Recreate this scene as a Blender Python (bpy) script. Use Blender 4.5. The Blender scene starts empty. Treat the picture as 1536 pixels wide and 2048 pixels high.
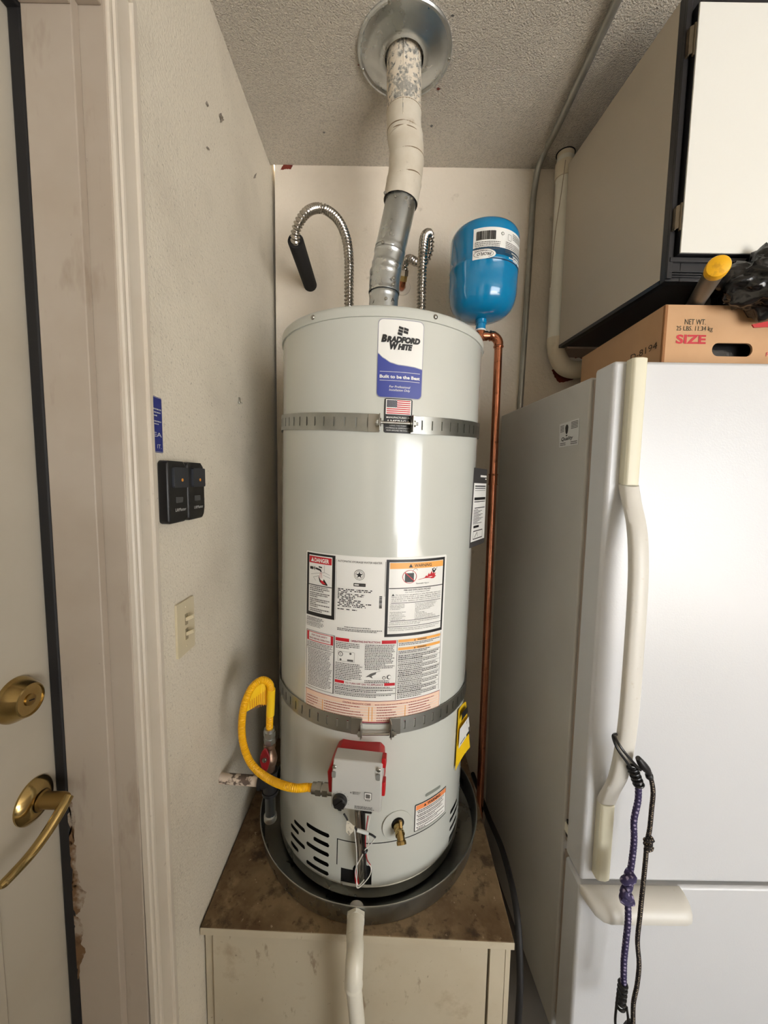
import bpy, bmesh, math, random
from math import sin, cos, pi, radians, sqrt, atan2, degrees
from mathutils import Vector, Matrix, noise as mnoise
from mathutils.geometry import tessellate_polygon

# ------------------------------------------------------------------ camera
SC = bpy.context.scene
COL = bpy.context.collection
CAM_Z = 1.53
FOC, PITCH, ROLL = 770.0, .0883, .0157          # focal length in pixels of the 1536x2048 frame
_f = Vector((0, cos(PITCH), -sin(PITCH))); _u0 = Vector((0, sin(PITCH), cos(PITCH))); _r0 = Vector((1, 0, 0))
_r = _r0*cos(ROLL) + _u0*sin(ROLL); _u = _u0*cos(ROLL) - _r0*sin(ROLL)
cd = bpy.data.cameras.new('camera'); cam = bpy.data.objects.new('camera', cd); COL.objects.link(cam)
cd.sensor_fit = 'VERTICAL'; cd.sensor_height = 36.0; cd.lens = 36.0*FOC/2048; cd.clip_start = .02
cm = Matrix((_r, _u, -_f)).transposed().to_4x4(); cm.translation = Vector((0, 0, CAM_Z)); cam.matrix_world = cm
SC.camera = cam
# ------------------------------------------------------------------ light
SC.view_settings.view_transform = 'Standard'; SC.view_settings.look = 'None'
SC.view_settings.gamma = 1.0; SC.view_settings.use_curve_mapping = False
SC.view_settings.exposure = 0.0
w = bpy.data.worlds.new('world'); SC.world = w; w.use_nodes = True
w.node_tree.nodes['Background'].inputs[0].default_value = (.75, .85, 1, 1)
w.node_tree.nodes['Background'].inputs[1].default_value = .6
def area(name, loc, target, sx, sy, power, color):
    l = bpy.data.lights.new(name, 'AREA'); l.shape = 'RECTANGLE'; l.size = sx; l.size_y = sy; l.energy = power; l.color = color
    o = bpy.data.objects.new(name, l); COL.objects.link(o); o.location = loc
    o.rotation_euler = (Vector(target)-Vector(loc)).to_track_quat('-Z', 'Y').to_euler()
    return o
area('garage_door_daylight', (3.65, -4.08, 1.20), (3.65, 0, 1.20), 3.9, 1.92, 240, (.965, .985, 1))
sl = bpy.data.lights.new('sun', 'SUN'); sl.energy = 150; sl.angle = .009; sl.color = (1, .98, .96)
so = bpy.data.objects.new('sun', sl); COL.objects.link(so); so.location = (3, -6, 5)
so.rotation_euler = Vector((-.12, .62, -.78)).to_track_quat('-Z', 'Y').to_euler()   # falls on the floor just inside the open garage door

# ------------------------------------------------------------------ helpers
def ray(px, py): return _r*((px-768)/FOC) - _u*((py-1024)/FOC) + _f
CO = Vector((0, 0, CAM_Z))
def at_y(px, py, Y): d = ray(px, py); return CO + d*(Y/d.y)
def at_x(px, py, X): d = ray(px, py); return CO + d*(X/d.x)
def at_z(px, py, Z): d = ray(px, py); return CO + d*((Z-CAM_Z)/d.z)
def lin(c):
    c = c/255
    return c/12.92 if c <= .04045 else ((c+.055)/1.055)**2.4
def rgb(r, g, b): return (lin(r), lin(g), lin(b), 1)
MATS = {}
def mat(name, col, rough=.5, metal=0, bump=None, mottle=(), spec=.5, coat=0, rvar=None):
    """bump=(scale, strength, distance); mottle=[(colour, scale, lo, hi, amount[, stretch])]"""
    if name in MATS: return MATS[name]
    m = bpy.data.materials.new(name); m.use_nodes = True; nt = m.node_tree; N = nt.nodes; L = nt.links
    b = N['Principled BSDF']; b.inputs['Base Color'].default_value = rgb(*col)
    b.inputs['Roughness'].default_value = rough; b.inputs['Metallic'].default_value = metal
    b.inputs['Specular IOR Level'].default_value = spec
    if coat: b.inputs['Coat Weight'].default_value = coat; b.inputs['Coat Roughness'].default_value = .08
    tc = N.new('ShaderNodeTexCoord')
    def nz(scale, detail=4, stretch=None, rough_=.6):
        n = N.new('ShaderNodeTexNoise'); n.inputs['Scale'].default_value = scale; n.inputs['Detail'].default_value = detail
        n.inputs['Roughness'].default_value = rough_
        if stretch:
            mp = N.new('ShaderNodeMapping'); mp.inputs['Scale'].default_value = stretch
            L.new(tc.outputs['Object'], mp.inputs['Vector']); L.new(mp.outputs[0], n.inputs['Vector'])
        else: L.new(tc.outputs['Object'], n.inputs['Vector'])
        return n
    src = None
    for t in mottle:
        c2, sc, lo, hi, am = t[:5]
        n = nz(sc, 5, t[5] if len(t) > 5 else None)
        mr = N.new('ShaderNodeMapRange'); mr.inputs[1].default_value = lo; mr.inputs[2].default_value = hi
        mr.inputs[3].default_value = 0; mr.inputs[4].default_value = am; L.new(n.outputs[0], mr.inputs[0])
        mx = N.new('ShaderNodeMix'); mx.data_type = 'RGBA'
        L.new(mr.outputs[0], mx.inputs[0])
        if src: L.new(src, mx.inputs[6])
        else: mx.inputs[6].default_value = rgb(*col)
        mx.inputs[7].default_value = rgb(*c2); src = mx.outputs[2]
    if src: L.new(src, b.inputs['Base Color'])
    if rvar:
        n = nz(rvar[0], 4); mr = N.new('ShaderNodeMapRange'); mr.inputs[1].default_value = .3; mr.inputs[2].default_value = .7
        mr.inputs[3].default_value = rvar[1]; mr.inputs[4].default_value = rvar[2]
        L.new(n.outputs[0], mr.inputs[0]); L.new(mr.outputs[0], b.inputs['Roughness'])
    if bump:
        n = nz(bump[0], bump[3] if len(bump) > 3 else 3, None, .55); bp = N.new('ShaderNodeBump')
        bp.inputs['Strength'].default_value = bump[1]; bp.inputs['Distance'].default_value = bump[2]
        L.new(n.outputs[0], bp.inputs['Height']); L.new(bp.outputs[0], b.inputs['Normal'])
    MATS[name] = m
    return m
def cordmat(name, base, dot, nu, nv, thr):
    m = bpy.data.materials.new(name); m.use_nodes = True; nt = m.node_tree; N = nt.nodes; L = nt.links
    b = N['Principled BSDF']; b.inputs['Roughness'].default_value = .8
    uv = N.new('ShaderNodeUVMap'); mp = N.new('ShaderNodeMapping'); mp.inputs['Scale'].default_value = (nu, nv, 1)
    ck = N.new('ShaderNodeTexVoronoi'); ck.inputs['Scale'].default_value = 1; ck.inputs['Randomness'].default_value = .25
    L.new(uv.outputs[0], mp.inputs[0]); L.new(mp.outputs[0], ck.inputs['Vector'])
    mr = N.new('ShaderNodeMapRange'); mr.inputs[1].default_value = thr; mr.inputs[2].default_value = thr+.12
    mr.inputs[3].default_value = 1; mr.inputs[4].default_value = 0
    L.new(ck.outputs['Distance'], mr.inputs[0])
    mx = N.new('ShaderNodeMix'); mx.data_type = 'RGBA'; mx.inputs[6].default_value = rgb(*base); mx.inputs[7].default_value = rgb(*dot)
    L.new(mr.outputs[0], mx.inputs[0]); L.new(mx.outputs[2], b.inputs['Base Color'])
    return m
def world(o):
    m = o.matrix_basis.copy()
    while o.parent: o = o.parent; m = o.matrix_basis @ m
    return m
def tag(o, label=None, cat=None, group=None, kind=None):
    if label: o['label'] = label
    if cat: o['category'] = cat
    if group: o['group'] = group
    if kind: o['kind'] = kind
    return o
def thing(name, label, cat, loc=(0, 0, 0), rot=(0, 0, 0), group=None):
    o = bpy.data.objects.new(name, None); COL.objects.link(o); o.location = loc; o.rotation_euler = rot
    o.empty_display_size = .05
    return tag(o, label, cat, group)
def smooth_path(pts, step=.004, closed=False):
    P = [Vector(p) for p in pts]
    if len(P) == 2: d = [P[0].lerp(P[1], i/40) for i in range(41)]
    else:
        d = []; n = len(P)
        for i in range(n-1):
            p0 = P[i-1] if i else P[0]*2-P[1]; p1 = P[i]; p2 = P[i+1]; p3 = P[i+2] if i+2 < n else P[-1]*2-P[-2]
            l = (p2-p1).length
            t0 = 0; t1 = max((p1-p0).length, 1e-6)**.5; t2 = t1+max(l, 1e-6)**.5; t3 = t2+max((p3-p2).length, 1e-6)**.5
            for k in range(24):
                t = t1+(t2-t1)*k/24
                a1 = p0*((t1-t)/(t1-t0))+p1*((t-t0)/(t1-t0)); a2 = p1*((t2-t)/(t2-t1))+p2*((t-t1)/(t2-t1)); a3 = p2*((t3-t)/(t3-t2))+p3*((t-t2)/(t3-t2))
                b1 = a1*((t2-t)/(t2-t0))+a2*((t-t0)/(t2-t0)); b2 = a2*((t3-t)/(t3-t1))+a3*((t-t1)/(t3-t1))
                d.append(b1*((t2-t)/(t2-t1))+b2*((t-t1)/(t2-t1)))
        d.append(P[-1])
    cum = [0]
    for i in range(1, len(d)): cum.append(cum[-1]+(d[i]-d[i-1]).length)
    n = max(2, int(cum[-1]/step)); out = []; j = 0
    for k in range(n+1):
        s = cum[-1]*k/n
        while j < len(d)-2 and cum[j+1] < s: j += 1
        t = (s-cum[j])/max(cum[j+1]-cum[j], 1e-9); out.append(d[j].lerp(d[j+1], min(max(t, 0), 1)))
    return out
class MB:
    def __init__(s): s.v = []; s.f = []; s.uv = {}
    def add(s, vs, fs, M=None):
        o = len(s.v); s.v += [(M @ Vector(p)) if M else Vector(p) for p in vs]; s.f += [tuple(i+o for i in f) for f in fs]; return s
    def box(s, x0, x1, y0, y1, z0, z1, M=None):
        return s.hexa([(x0, y0), (x1, y0), (x1, y1), (x0, y1)], z0, z1, M)
    def hexa(s, q, z0, z1, M=None):
        n = len(q); vs = [(x, y, z0) for x, y in q]+[(x, y, z1) for x, y in q]
        fs = [tuple(range(n-1, -1, -1)), tuple(range(n, 2*n))]+[(i, (i+1) % n, n+(i+1) % n, n+i) for i in range(n)]
        return s.add(vs, fs, M)
    def quad(s, a, b, c, d): return s.add([a, b, c, d], [(0, 1, 2, 3)])
    def tube(s, pts, r, seg=14, caps=True, phase=0, uv=False):
        P = [Vector(p) for p in pts]; n = len(P); o = len(s.v); L = 0
        T = [(P[min(i+1, n-1)]-P[max(i-1, 0)]).normalized() for i in range(n)]
        a = Vector((0, 0, 1)) if abs(T[0].z) < .9 else Vector((1, 0, 0)); nrm = (a-T[0]*a.dot(T[0])).normalized()
        for i in range(n):
            if i: L += (P[i]-P[i-1]).length; nrm = (nrm-T[i]*nrm.dot(T[i])).normalized()
            bn = T[i].cross(nrm); rr = r(L, i/(n-1)) if callable(r) else r
            for k in range(seg): an = 2*pi*k/seg+phase; s.v.append(P[i]+nrm*(rr*cos(an))+bn*(rr*sin(an)))
        L = 0
        for i in range(n-1):
            L2 = L+(P[i+1]-P[i]).length
            for k in range(seg):
                f = (o+i*seg+k, o+i*seg+(k+1) % seg, o+(i+1)*seg+(k+1) % seg, o+(i+1)*seg+k)
                if uv: s.uv[len(s.f)] = [(L, k/seg), (L, (k+1)/seg), (L2, (k+1)/seg), (L2, k/seg)]
                s.f.append(f)
            L = L2
        if caps:
            s.f.append(tuple(o+k for k in range(seg-1, -1, -1))); s.f.append(tuple(o+(n-1)*seg+k for k in range(seg)))
        return s
    def lathe(s, prof, seg=64, M=None, cap0=False, cap1=False):
        o = len(s.v); n = len(prof); vs = []; fs = []
        for r, z in prof:
            for k in range(seg): a = 2*pi*k/seg; vs.append((r*cos(a), r*sin(a), z))
        for i in range(n-1):
            for k in range(seg): fs.append((i*seg+k, i*seg+(k+1) % seg, (i+1)*seg+(k+1) % seg, (i+1)*seg+k))
        if cap0: fs.append(tuple(range(seg-1, -1, -1)))
        if cap1: fs.append(tuple((n-1)*seg+k for k in range(seg)))
        return s.add(vs, fs, M)
    def poly(s, outer, M=None, depth=0, holes=()):
        """flat polygon (2D points) in the xy plane of M, optionally extruded along +z by depth"""
        loops = [list(outer)]+[list(h) for h in holes]
        flat = [p for l in loops for p in l]
        tri = tessellate_polygon([[Vector((x, y, 0)) for x, y in l] for l in loops])
        area2 = 0
        vs = [(x, y, depth) for x, y in flat]; fs = []
        for t in tri:
            a, b, c = (flat[i] for i in t)
            if (b[0]-a[0])*(c[1]-a[1])-(b[1]-a[1])*(c[0]-a[0]) < 0: t = t[::-1]
            fs.append(tuple(t))
        if depth:
            n = len(flat); vs += [(x, y, 0) for x, y in flat]; fs += [tuple(i+n for i in f[::-1]) for f in fs]
            o = 0
            for li, l in enumerate(loops):
                k = len(l); sa = sum(l[i][0]*l[(i+1) % k][1]-l[(i+1) % k][0]*l[i][1] for i in range(k))
                fl = (sa < 0) != (li > 0)
                if li > 0: fl = sa > 0
                for i in range(k):
                    a, b = o+i, o+(i+1) % k
                    fs.append((a, b, b+n, a+n) if fl else (b, a, a+n, b+n))
                o += k
        return s.add(vs, fs, M)
    def weld(s, d=5):
        ids = {}; mp = []; nv = []
        for p in s.v:
            k = (round(p.x, d), round(p.y, d), round(p.z, d))
            if k not in ids: ids[k] = len(nv); nv.append(p)
            mp.append(ids[k])
        s.v = nv; s.f = [tuple(mp[i] for i in f) for f in s.f]
    def build(s, name, m, parent=None, smooth=35, bevel=0, local=False, solid=0, subd=0, origin=True):
        me = bpy.data.meshes.new(name); vs = s.v; loc = Vector((0, 0, 0))
        if parent is not None and not local:
            iv = world(parent).inverted(); vs = [iv @ p for p in vs]
        elif parent is None and origin:
            xs, ys, zs = zip(*[(p.x, p.y, p.z) for p in vs]); loc = Vector(((min(xs)+max(xs))/2, (min(ys)+max(ys))/2, min(zs))); vs = [p-loc for p in vs]
        me.from_pydata([tuple(p) for p in vs], [], s.f)
        if s.uv:
            ul = me.uv_layers.new(name='UVMap')
            for fi, uvs in s.uv.items():
                for li, uvc in zip(me.polygons[fi].loop_indices, uvs): ul.data[li].uv = uvc
        me.update()
        if smooth:
            for p in me.polygons: p.use_smooth = True
            me.set_sharp_from_angle(angle=radians(smooth))
        me.materials.append(m)
        o = bpy.data.objects.new(name, me); COL.objects.link(o); o.location = loc
        if parent is not None: o.parent = parent
        if bevel:
            b = o.modifiers.new('bevel', 'BEVEL'); b.width = bevel; b.segments = 2; b.limit_method = 'ANGLE'; b.angle_limit = radians(40)
        if solid:
            b = o.modifiers.new('solid', 'SOLIDIFY'); b.thickness = solid; b.offset = 1
            if smooth: b = o.modifiers.new('split', 'EDGE_SPLIT'); b.split_angle = radians(40)
        if subd:
            b = o.modifiers.new('subd', 'SUBSURF'); b.levels = subd; b.render_levels = subd
        return o
def rrect(x0, x1, y0, y1, r, n=5):
    out = []
    for cx, cy, a0 in ((x1-r, y0+r, -90), (x1-r, y1-r, 0), (x0+r, y1-r, 90), (x0+r, y0+r, 180)):
        for k in range(n+1): a = radians(a0+90*k/n); out.append((cx+r*cos(a), cy+r*sin(a)))
    return out
def circ(cx, cy, r, n=24, a0=0): return [(cx+r*cos(2*pi*k/n+a0), cy+r*sin(2*pi*k/n+a0)) for k in range(n)]
def axis_m(p, z, x=None):
    """matrix at p whose z axis is z"""
    z = Vector(z).normalized(); x = Vector(x) if x is not None else (Vector((0, 0, 1)) if abs(z.z) < .9 else Vector((1, 0, 0)))
    x = (x-z*x.dot(z)).normalized(); y = z.cross(x)
    m = Matrix((x, y, z)).transposed().to_4x4(); m.translation = Vector(p); return m
_TC = {}
def text2d(body, bold=0, shear=0):
    """triangles of a line of lettering, capital height 1, starting at x = 0"""
    k = (body, bold, shear)
    if k in _TC: return _TC[k]
    c = bpy.data.curves.new('lettering', 'FONT'); c.body = body; c.size = 1; c.offset = bold; c.shear = shear; c.fill_mode = 'FRONT'; c.resolution_u = 3
    o = bpy.data.objects.new('lettering', c); COL.objects.link(o)
    dg = bpy.context.evaluated_depsgraph_get(); me = bpy.data.meshes.new_from_object(o.evaluated_get(dg))
    vs = [(v.co.x, v.co.y) for v in me.vertices]; fs = [tuple(p.vertices) for p in me.polygons]
    bpy.data.objects.remove(o); bpy.data.curves.remove(c); bpy.data.meshes.remove(me)
    if vs:
        x0 = min(p[0] for p in vs); x1 = max(p[0] for p in vs); vs = [((x-x0)/.73, y/.73) for x, y in vs]; wd = (x1-x0)/.73
    else: wd = 0
    _TC[k] = (vs, fs, wd); return _TC[k]
def put_text(mb, body, fn, x, y, h, width=None, align='l', bold=0, shear=0, rot=0):
    """lettering laid through fn(x, y) -> point; y is the baseline, h the capital height, width squeezes it"""
    vs, fs, wd = text2d(body, bold, shear)
    sx = h if width is None else width/max(wd, 1e-6)
    if align == 'c': x -= wd*sx/2
    if align == 'r': x -= wd*sx
    o = len(mb.v); mb.v += [Vector(fn(x+a*sx, y+b*h)) for a, b in vs]; mb.f += [tuple(i+o for i in f) for f in fs]
def put_rect(mb, fn, x0, x1, y0, y1, nx=1):
    o = len(mb.v)
    for i in range(nx+1):
        x = x0+(x1-x0)*i/nx; mb.v += [Vector(fn(x, y0)), Vector(fn(x, y1))]
    mb.f += [(o+2*i, o+2*i+2, o+2*i+3, o+2*i+1) for i in range(nx)]
def put_poly(mb, fn, pts):
    tri = tessellate_polygon([[Vector((x, y, 0)) for x, y in pts]]); o = len(mb.v); mb.v += [Vector(fn(x, y)) for x, y in pts]
    for t in tri:
        a, b, c = (pts[i] for i in t)
        if (b[0]-a[0])*(c[1]-a[1])-(b[1]-a[1])*(c[0]-a[0]) < 0: t = t[::-1]
        mb.f.append(tuple(i+o for i in t))
def put_line(mb, fn, pts, wd):
    for (x0, y0), (x1, y1) in zip(pts, pts[1:]):
        L = max(sqrt((x1-x0)**2+(y1-y0)**2), 1e-9); nx, ny = -(y1-y0)/L*wd/2, (x1-x0)/L*wd/2
        put_poly(mb, fn, [(x0+nx, y0+ny), (x0-nx, y0-ny), (x1-nx, y1-ny), (x1+nx, y1+ny)])
def put_words(mb, fn, x0, x1, y1, pitch, n, rng, fill=.5, last=.6, indent=0):
    """n lines of print too small to read: rows of word-long dashes, from the top y1 downward"""
    for i in range(n):
        y = y1-pitch*(i+1); x = x0+(indent if i else 0); e = x0+(x1-x0)*(last if i == n-1 else rng.uniform(.88, 1))
        while x < e-.0008:
            l = rng.uniform(.0012, .0052); put_rect(mb, fn, x, min(x+l, e), y+pitch*.2, y+pitch*(.2+fill)); x += l+.0011

# ------------------------------------------------------------------ materials
WALL = mat('painted_wall', (222, 211, 194), .75, bump=(100, .5, .004, 5), mottle=[((188, 172, 152), 2.2, .5, .75, .35), ((150, 136, 118), 24, .66, .76, .35), ((92, 80, 68), 60, .73, .78, .5)])
WALLL = mat('painted_wall_side', (217, 208, 190), .7, bump=(165, .5, .004, 4), mottle=[((180, 170, 154), 3.0, .48, .72, .4), ((116, 102, 88), 170, .60, .70, .45), ((98, 86, 74), 11, .72, .8, .35), ((70, 60, 52), 45, .76, .8, .6)])
CEIL = mat('textured_ceiling', (212, 203, 188), .85, bump=(230, 1.0, .008, 3), mottle=[((190, 183, 171), 1.6, .45, .7, .5), ((184, 176, 164), 150, .48, .60, .6)])
FARW = mat('far_wall_paint', (126, 118, 106), .8)
FLOOR = mat('concrete_floor', (122, 116, 108), .7, bump=(30, .2, .004), mottle=[((100, 95, 88), 3, .4, .7, .6)])
TRIM = mat('trim_paint', (202, 192, 176), .45, bump=(22, .08, .002), mottle=[((176, 156, 132), 3, .5, .75, .4), ((118, 84, 52), 30, .68, .76, .4), ((84, 64, 48), 70, .72, .77, .5, (1, 1, .25))])
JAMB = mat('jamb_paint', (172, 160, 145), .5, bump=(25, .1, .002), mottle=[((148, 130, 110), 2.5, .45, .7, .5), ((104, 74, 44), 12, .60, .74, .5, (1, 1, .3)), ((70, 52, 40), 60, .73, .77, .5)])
DOOR = mat('door_paint', (184, 176, 160), .5, bump=(60, .06, .002), mottle=[((166, 156, 138), 3, .45, .7, .5)])
BLACK = mat('black_plastic', (22, 21, 22), .42)
RUB = mat('black_rubber', (20, 18, 18), .7)
VOID = mat('dark_inside', (9, 8, 8), .9)
BRASS = mat('polished_brass', (180, 156, 104), .18, 1, mottle=[((150, 116, 60), 30, .5, .7, .5)])
BRASSD = mat('dull_brass', (150, 122, 74), .34, 1)
TANK = mat('tank_enamel', (196, 198, 190),   .24, spec=.5, coat=.7, mottle=[((184, 184, 176), 2, .45, .7, .3)], bump=(420, .03, .0006))
TANKCAP = mat('cap_enamel', (192, 194, 186), .34)
GALV = mat('galvanised_steel', (204, 208, 209), .28, 1, mottle=[((180, 185, 187), 18, .4, .65, .5)], rvar=(15, .24, .34))
PANM = mat('pan_steel', (168, 171, 168), .28, 1, mottle=[((122, 124, 122), 6, .4, .7, .7)], rvar=(8, .22, .4))
STRAP = mat('strap_steel', (176, 178, 174), .33, 1, mottle=[((140, 143, 138), 12, .4, .7, .6)])
STEEL = mat('stainless_steel', (188, 182, 174), .2, 1)
ZINC = mat('zinc_fitting', (170, 168, 160), .3, 1)
IRON = mat('black_iron', (52, 52, 54), .4, .7)
CREAMV = mat('old_vent_paint', (206, 198, 182), .55, bump=(70, .15, .002), mottle=[((182, 168, 144), 7, .48, .7, .6), ((140, 122, 98), 22, .60, .72, .5)])
FLAKE = mat('flaking_vent_paint', (214, 202, 182), .6, bump=(60, .3, .002), mottle=[((126, 126, 122), 55, .47, .56, .8), ((84, 88, 88), 110, .55, .62, .7), ((224, 218, 204), 70, .58, .64, .7)])
BLUE = mat('blue_enamel', (0, 122, 172), .16, spec=.5, coat=.5)
COPPER = mat('copper', (188, 122, 92), .24, 1, mottle=[((140, 82, 58), 14, .45, .7, .7), ((96, 58, 42), 40, .62, .7, .6)])
YEL = mat('yellow_coating', (240, 180, 10), .4)
YELTAG = mat('yellow_tag', (244, 200, 24), .45)
RED = mat('red_plastic', (176, 14, 22), .38)
REDV = mat('red_valve_handle', (140, 18, 26), .4, mottle=[((90, 14, 20), 40, .5, .6, .5)])
GREYP = mat('grey_plastic', (186, 186, 182), .45)
WHITE = mat('label_white', (232, 231, 226), .35)
INK = mat('ink_black', (26, 25, 26), .45)
INKG = mat('ink_grey', (96, 94, 92), .5)
INKR = mat('ink_red', (196, 26, 40), .45)
INKO = mat('ink_orange', (238, 170, 84), .45)
INKOR = mat('ink_deep_orange', (236, 142, 84), .45)
INKB = mat('ink_blue', (62, 74, 150), .35)
INKM = mat('ink_maroon', (140, 40, 60), .45)
INKP = mat('ink_peach', (238, 206, 182), .45)
INKN = mat('ink_navy', (10, 66, 96), .35)
PVC = mat('white_pvc', (224, 220, 206), .35, mottle=[((204, 198, 180), 6, .45, .7, .5)])
PVCO = mat('aged_pvc', (220, 208, 184), .4, mottle=[((196, 178, 146), 5, .45, .7, .6)])
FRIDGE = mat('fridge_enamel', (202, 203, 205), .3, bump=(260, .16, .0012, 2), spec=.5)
FRSIDE = mat('fridge_enamel_shaded', (182, 180, 175), .4, bump=(260, .06, .001, 2), mottle=[((166, 160, 152), 2.5, .45, .75, .4)])  # same enamel as the doors, darkened to put the side's shade into the colour
GASK = mat('gasket', (158, 144, 132), .7)
CREAMP = mat('yellowed_plastic', (216, 212, 190), .42, mottle=[((212, 206, 182), 6, .5, .7, .4)])
HANDLE = mat('handle_plastic', (210, 207, 199), .4, mottle=[((190, 178, 160), 50, .64, .72, .5)])
LAMI = mat('cabinet_laminate', (186, 176, 160), .5, mottle=[((172, 162, 146), 2, .45, .7, .4)])
CABW = mat('cabinet_door_white', (218, 217, 210), .45)
CABB = mat('cabinet_black', (26, 25, 28), .38, bump=(40, .05, .001))
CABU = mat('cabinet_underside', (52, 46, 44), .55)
CARD = mat('cardboard', (198, 158, 118), .8, bump=(200, .06, .001), mottle=[((180, 138, 98), 4, .45, .7, .5)])
CARDE = mat('cardboard_edge', (150, 104, 66), .9, bump=(120, .5, .003))
BAG = mat('black_bag_film', (12, 12, 13), .22, bump=(30, .35, .006), spec=.6)
PLY = mat('stained_plywood', (136, 114, 84), .75, bump=(60, .4, .004), mottle=[((88, 64, 40), 5, .42, .62, .85), ((158, 134, 100), 13, .52, .66, .6), ((46, 32, 20), 17, .56, .66, .75), ((60, 42, 28), 60, .60, .68, .6), ((182, 162, 134), 70, .66, .71, .7)])
STANDP = mat('stand_paint', (186, 175, 152), .55, bump=(30, .1, .002), mottle=[((164, 148, 122), 3, .48, .72, .5), ((132, 104, 72), 9, .58, .72, .5), ((110, 82, 56), 30, .64, .71, .55, (1, 1, .4)), ((84, 62, 44), 80, .69, .74, .6)])
IVORY = mat('ivory_plastic', (204, 192, 162), .4)
FOAM = mat('foam_insulation', (24, 22, 21), .85)
GTUBE = mat('grey_tube', (88, 84, 78), .4)
YCAP = mat('yellow_cap', (240, 180, 20), .4, mottle=[((200, 140, 14), 60, .55, .65, .6)])
RUST = mat('rust_paint', (118, 44, 26), .8, mottle=[((90, 30, 20), 30, .45, .6, .7)])
HINGE = mat('antique_hinge', (88, 76, 58), .4, .5)
NAVY = mat('sign_blue', (34, 44, 118), .4)
AMBER = mat('amber_button', (214, 140, 50), .4)
LETW = mat('pale_print', (196, 196, 194), .5)
DKPL = mat('charcoal_plastic', (44, 46, 52), .35)
EMTM = mat('conduit_steel', (158, 157, 150), .35, .65, mottle=[((130, 128, 120), 9, .4, .7, .7)])

# ------------------------------------------------------------------ the room
CEILZ, BACKY = 2.665, 1.515
RX, FY = 6.2, -4.2
def wx(z): return -.4245-.0057*(z-.46)                # the side wall leans a little
JY, HEADZ = .6355, 2.222                                # far door jamb and head
def struct(o): o['kind'] = 'structure'; return o
def wall_piece(mb, y0, y1, z0, z1, t=.115):
    a = [(wx(z0)-t, y0, z0), (wx(z0), y0, z0), (wx(z0), y1, z0), (wx(z0)-t, y1, z0)]
    b = [(wx(z1)-t, y0, z1), (wx(z1), y0, z1), (wx(z1), y1, z1), (wx(z1)-t, y1, z1)]
    mb.add(a+b, [(3, 2, 1, 0), (4, 5, 6, 7), (0, 1, 5, 4), (1, 2, 6, 5), (2, 3, 7, 6), (3, 0, 4, 7)])
m = MB(); wall_piece(m, JY+.012, BACKY+.1, 0, CEILZ+.1); wall_piece(m, FY, -.232, 0, CEILZ+.1); wall_piece(m, -.232, JY+.012, HEADZ+.012, CEILZ+.1)
wl = struct(m.build('wall_left', WALLL, origin=False))
wb = struct(MB().box(-.42, RX, BACKY, BACKY+.1, 0, CEILZ+.1).build('wall_back', WALL, origin=False))
struct(MB().box(RX, RX+.1, FY, BACKY, 0, CEILZ+.1).build('wall_right', FARW, origin=False))
m = MB(); m.box(-.43, 1.68, FY-.1, FY, 0, CEILZ); m.box(5.62, RX, FY-.1, FY, 0, CEILZ); m.box(1.68, 5.62, FY-.1, FY, 2.2, CEILZ)
struct(m.build('wall_front', FARW, origin=False))
ce = struct(MB().box(-.44, RX, FY, BACKY, CEILZ, CEILZ+.1).build('ceiling', CEIL, origin=False))
struct(MB().box(-.6, RX+.1, FY-2.4, BACKY+.1, -.1, 0).build('floor', FLOOR, origin=False))
struct(MB().box(.05, .72, -.84, -.72, 0, 1.12).build('shade_blocker', FARW, origin=False))   # unseen half-height block added behind the camera to shade the lower left
def blotch(name, mtl, parent, fn, pts, seed, jag=.25):
    rng = random.Random(seed); out = []
    n = len(pts)
    for i in range(n):
        a, b = Vector(pts[i]), Vector(pts[(i+1) % n])
        for k in range(6):
            p = a.lerp(b, k/6); out.append((p.x+rng.uniform(-1, 1)*jag*(b-a).length*.22, p.y+rng.uniform(-1, 1)*jag*(b-a).length*.22))
    mb = MB(); P = [fn(x, y) for x, y in out]; c = sum(P, Vector())/len(P); k = len(P)
    mb.add(P+[c], [(i, (i+1) % k, k) for i in range(k)]); return mb.build(name, mtl, parent)
onback = lambda x, y: at_y(x, y, BACKY-.0012)
blotch('peeled_paint', RUST, wb, onback, [(561, 340), (566, 330), (574, 326), (586, 330), (582, 338), (572, 338)], 3)
blotch('rust_stain', RUST, wb, onback, [(1140, 694), (1180, 682), (1222, 686), (1205, 706), (1178, 720), (1150, 716)], 5)
blotch('rust_stain', RUST, wb, onback, [(1103, 738), (1140, 745), (1160, 755), (1135, 762), (1118, 766), (1108, 752)], 6)
for i, (x, y, s) in enumerate([(905, 31, 4), (877, 178, 5), (863, 252, 4), (717, 130, 2), (648, 265, 3)]):
    blotch('ceiling_speck', RUST if i % 2 else INKG, ce, lambda a, b: at_z(a, b, CEILZ-.0012), [(x-s, y), (x, y-s*.7), (x+s, y), (x, y+s*.7)], i, .8)
DIRT = mat('wall_scuff', (112, 102, 90), .8, mottle=[((170, 160, 146), 120, .45, .6, .8)])
onleft = lambda x, y: at_x(x, y, -.4268) + Vector((.0012, 0, 0))
def onleft(x, y):
    p = at_x(x, y, -.43); return at_x(x, y, wx(p.z)+.0012)
for i, q in enumerate([[(414, 292), (420, 298), (419, 301), (412, 295)], [(438, 228), (442, 226), (448, 240), (441, 246)], [(508, 352), (513, 345), (511, 356), (507, 357)], [(411, 205), (414, 202), (418, 212), (415, 214)]]):
    blotch('wall_scuff', DIRT, wl, onleft, q, 20+i, .3)

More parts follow.
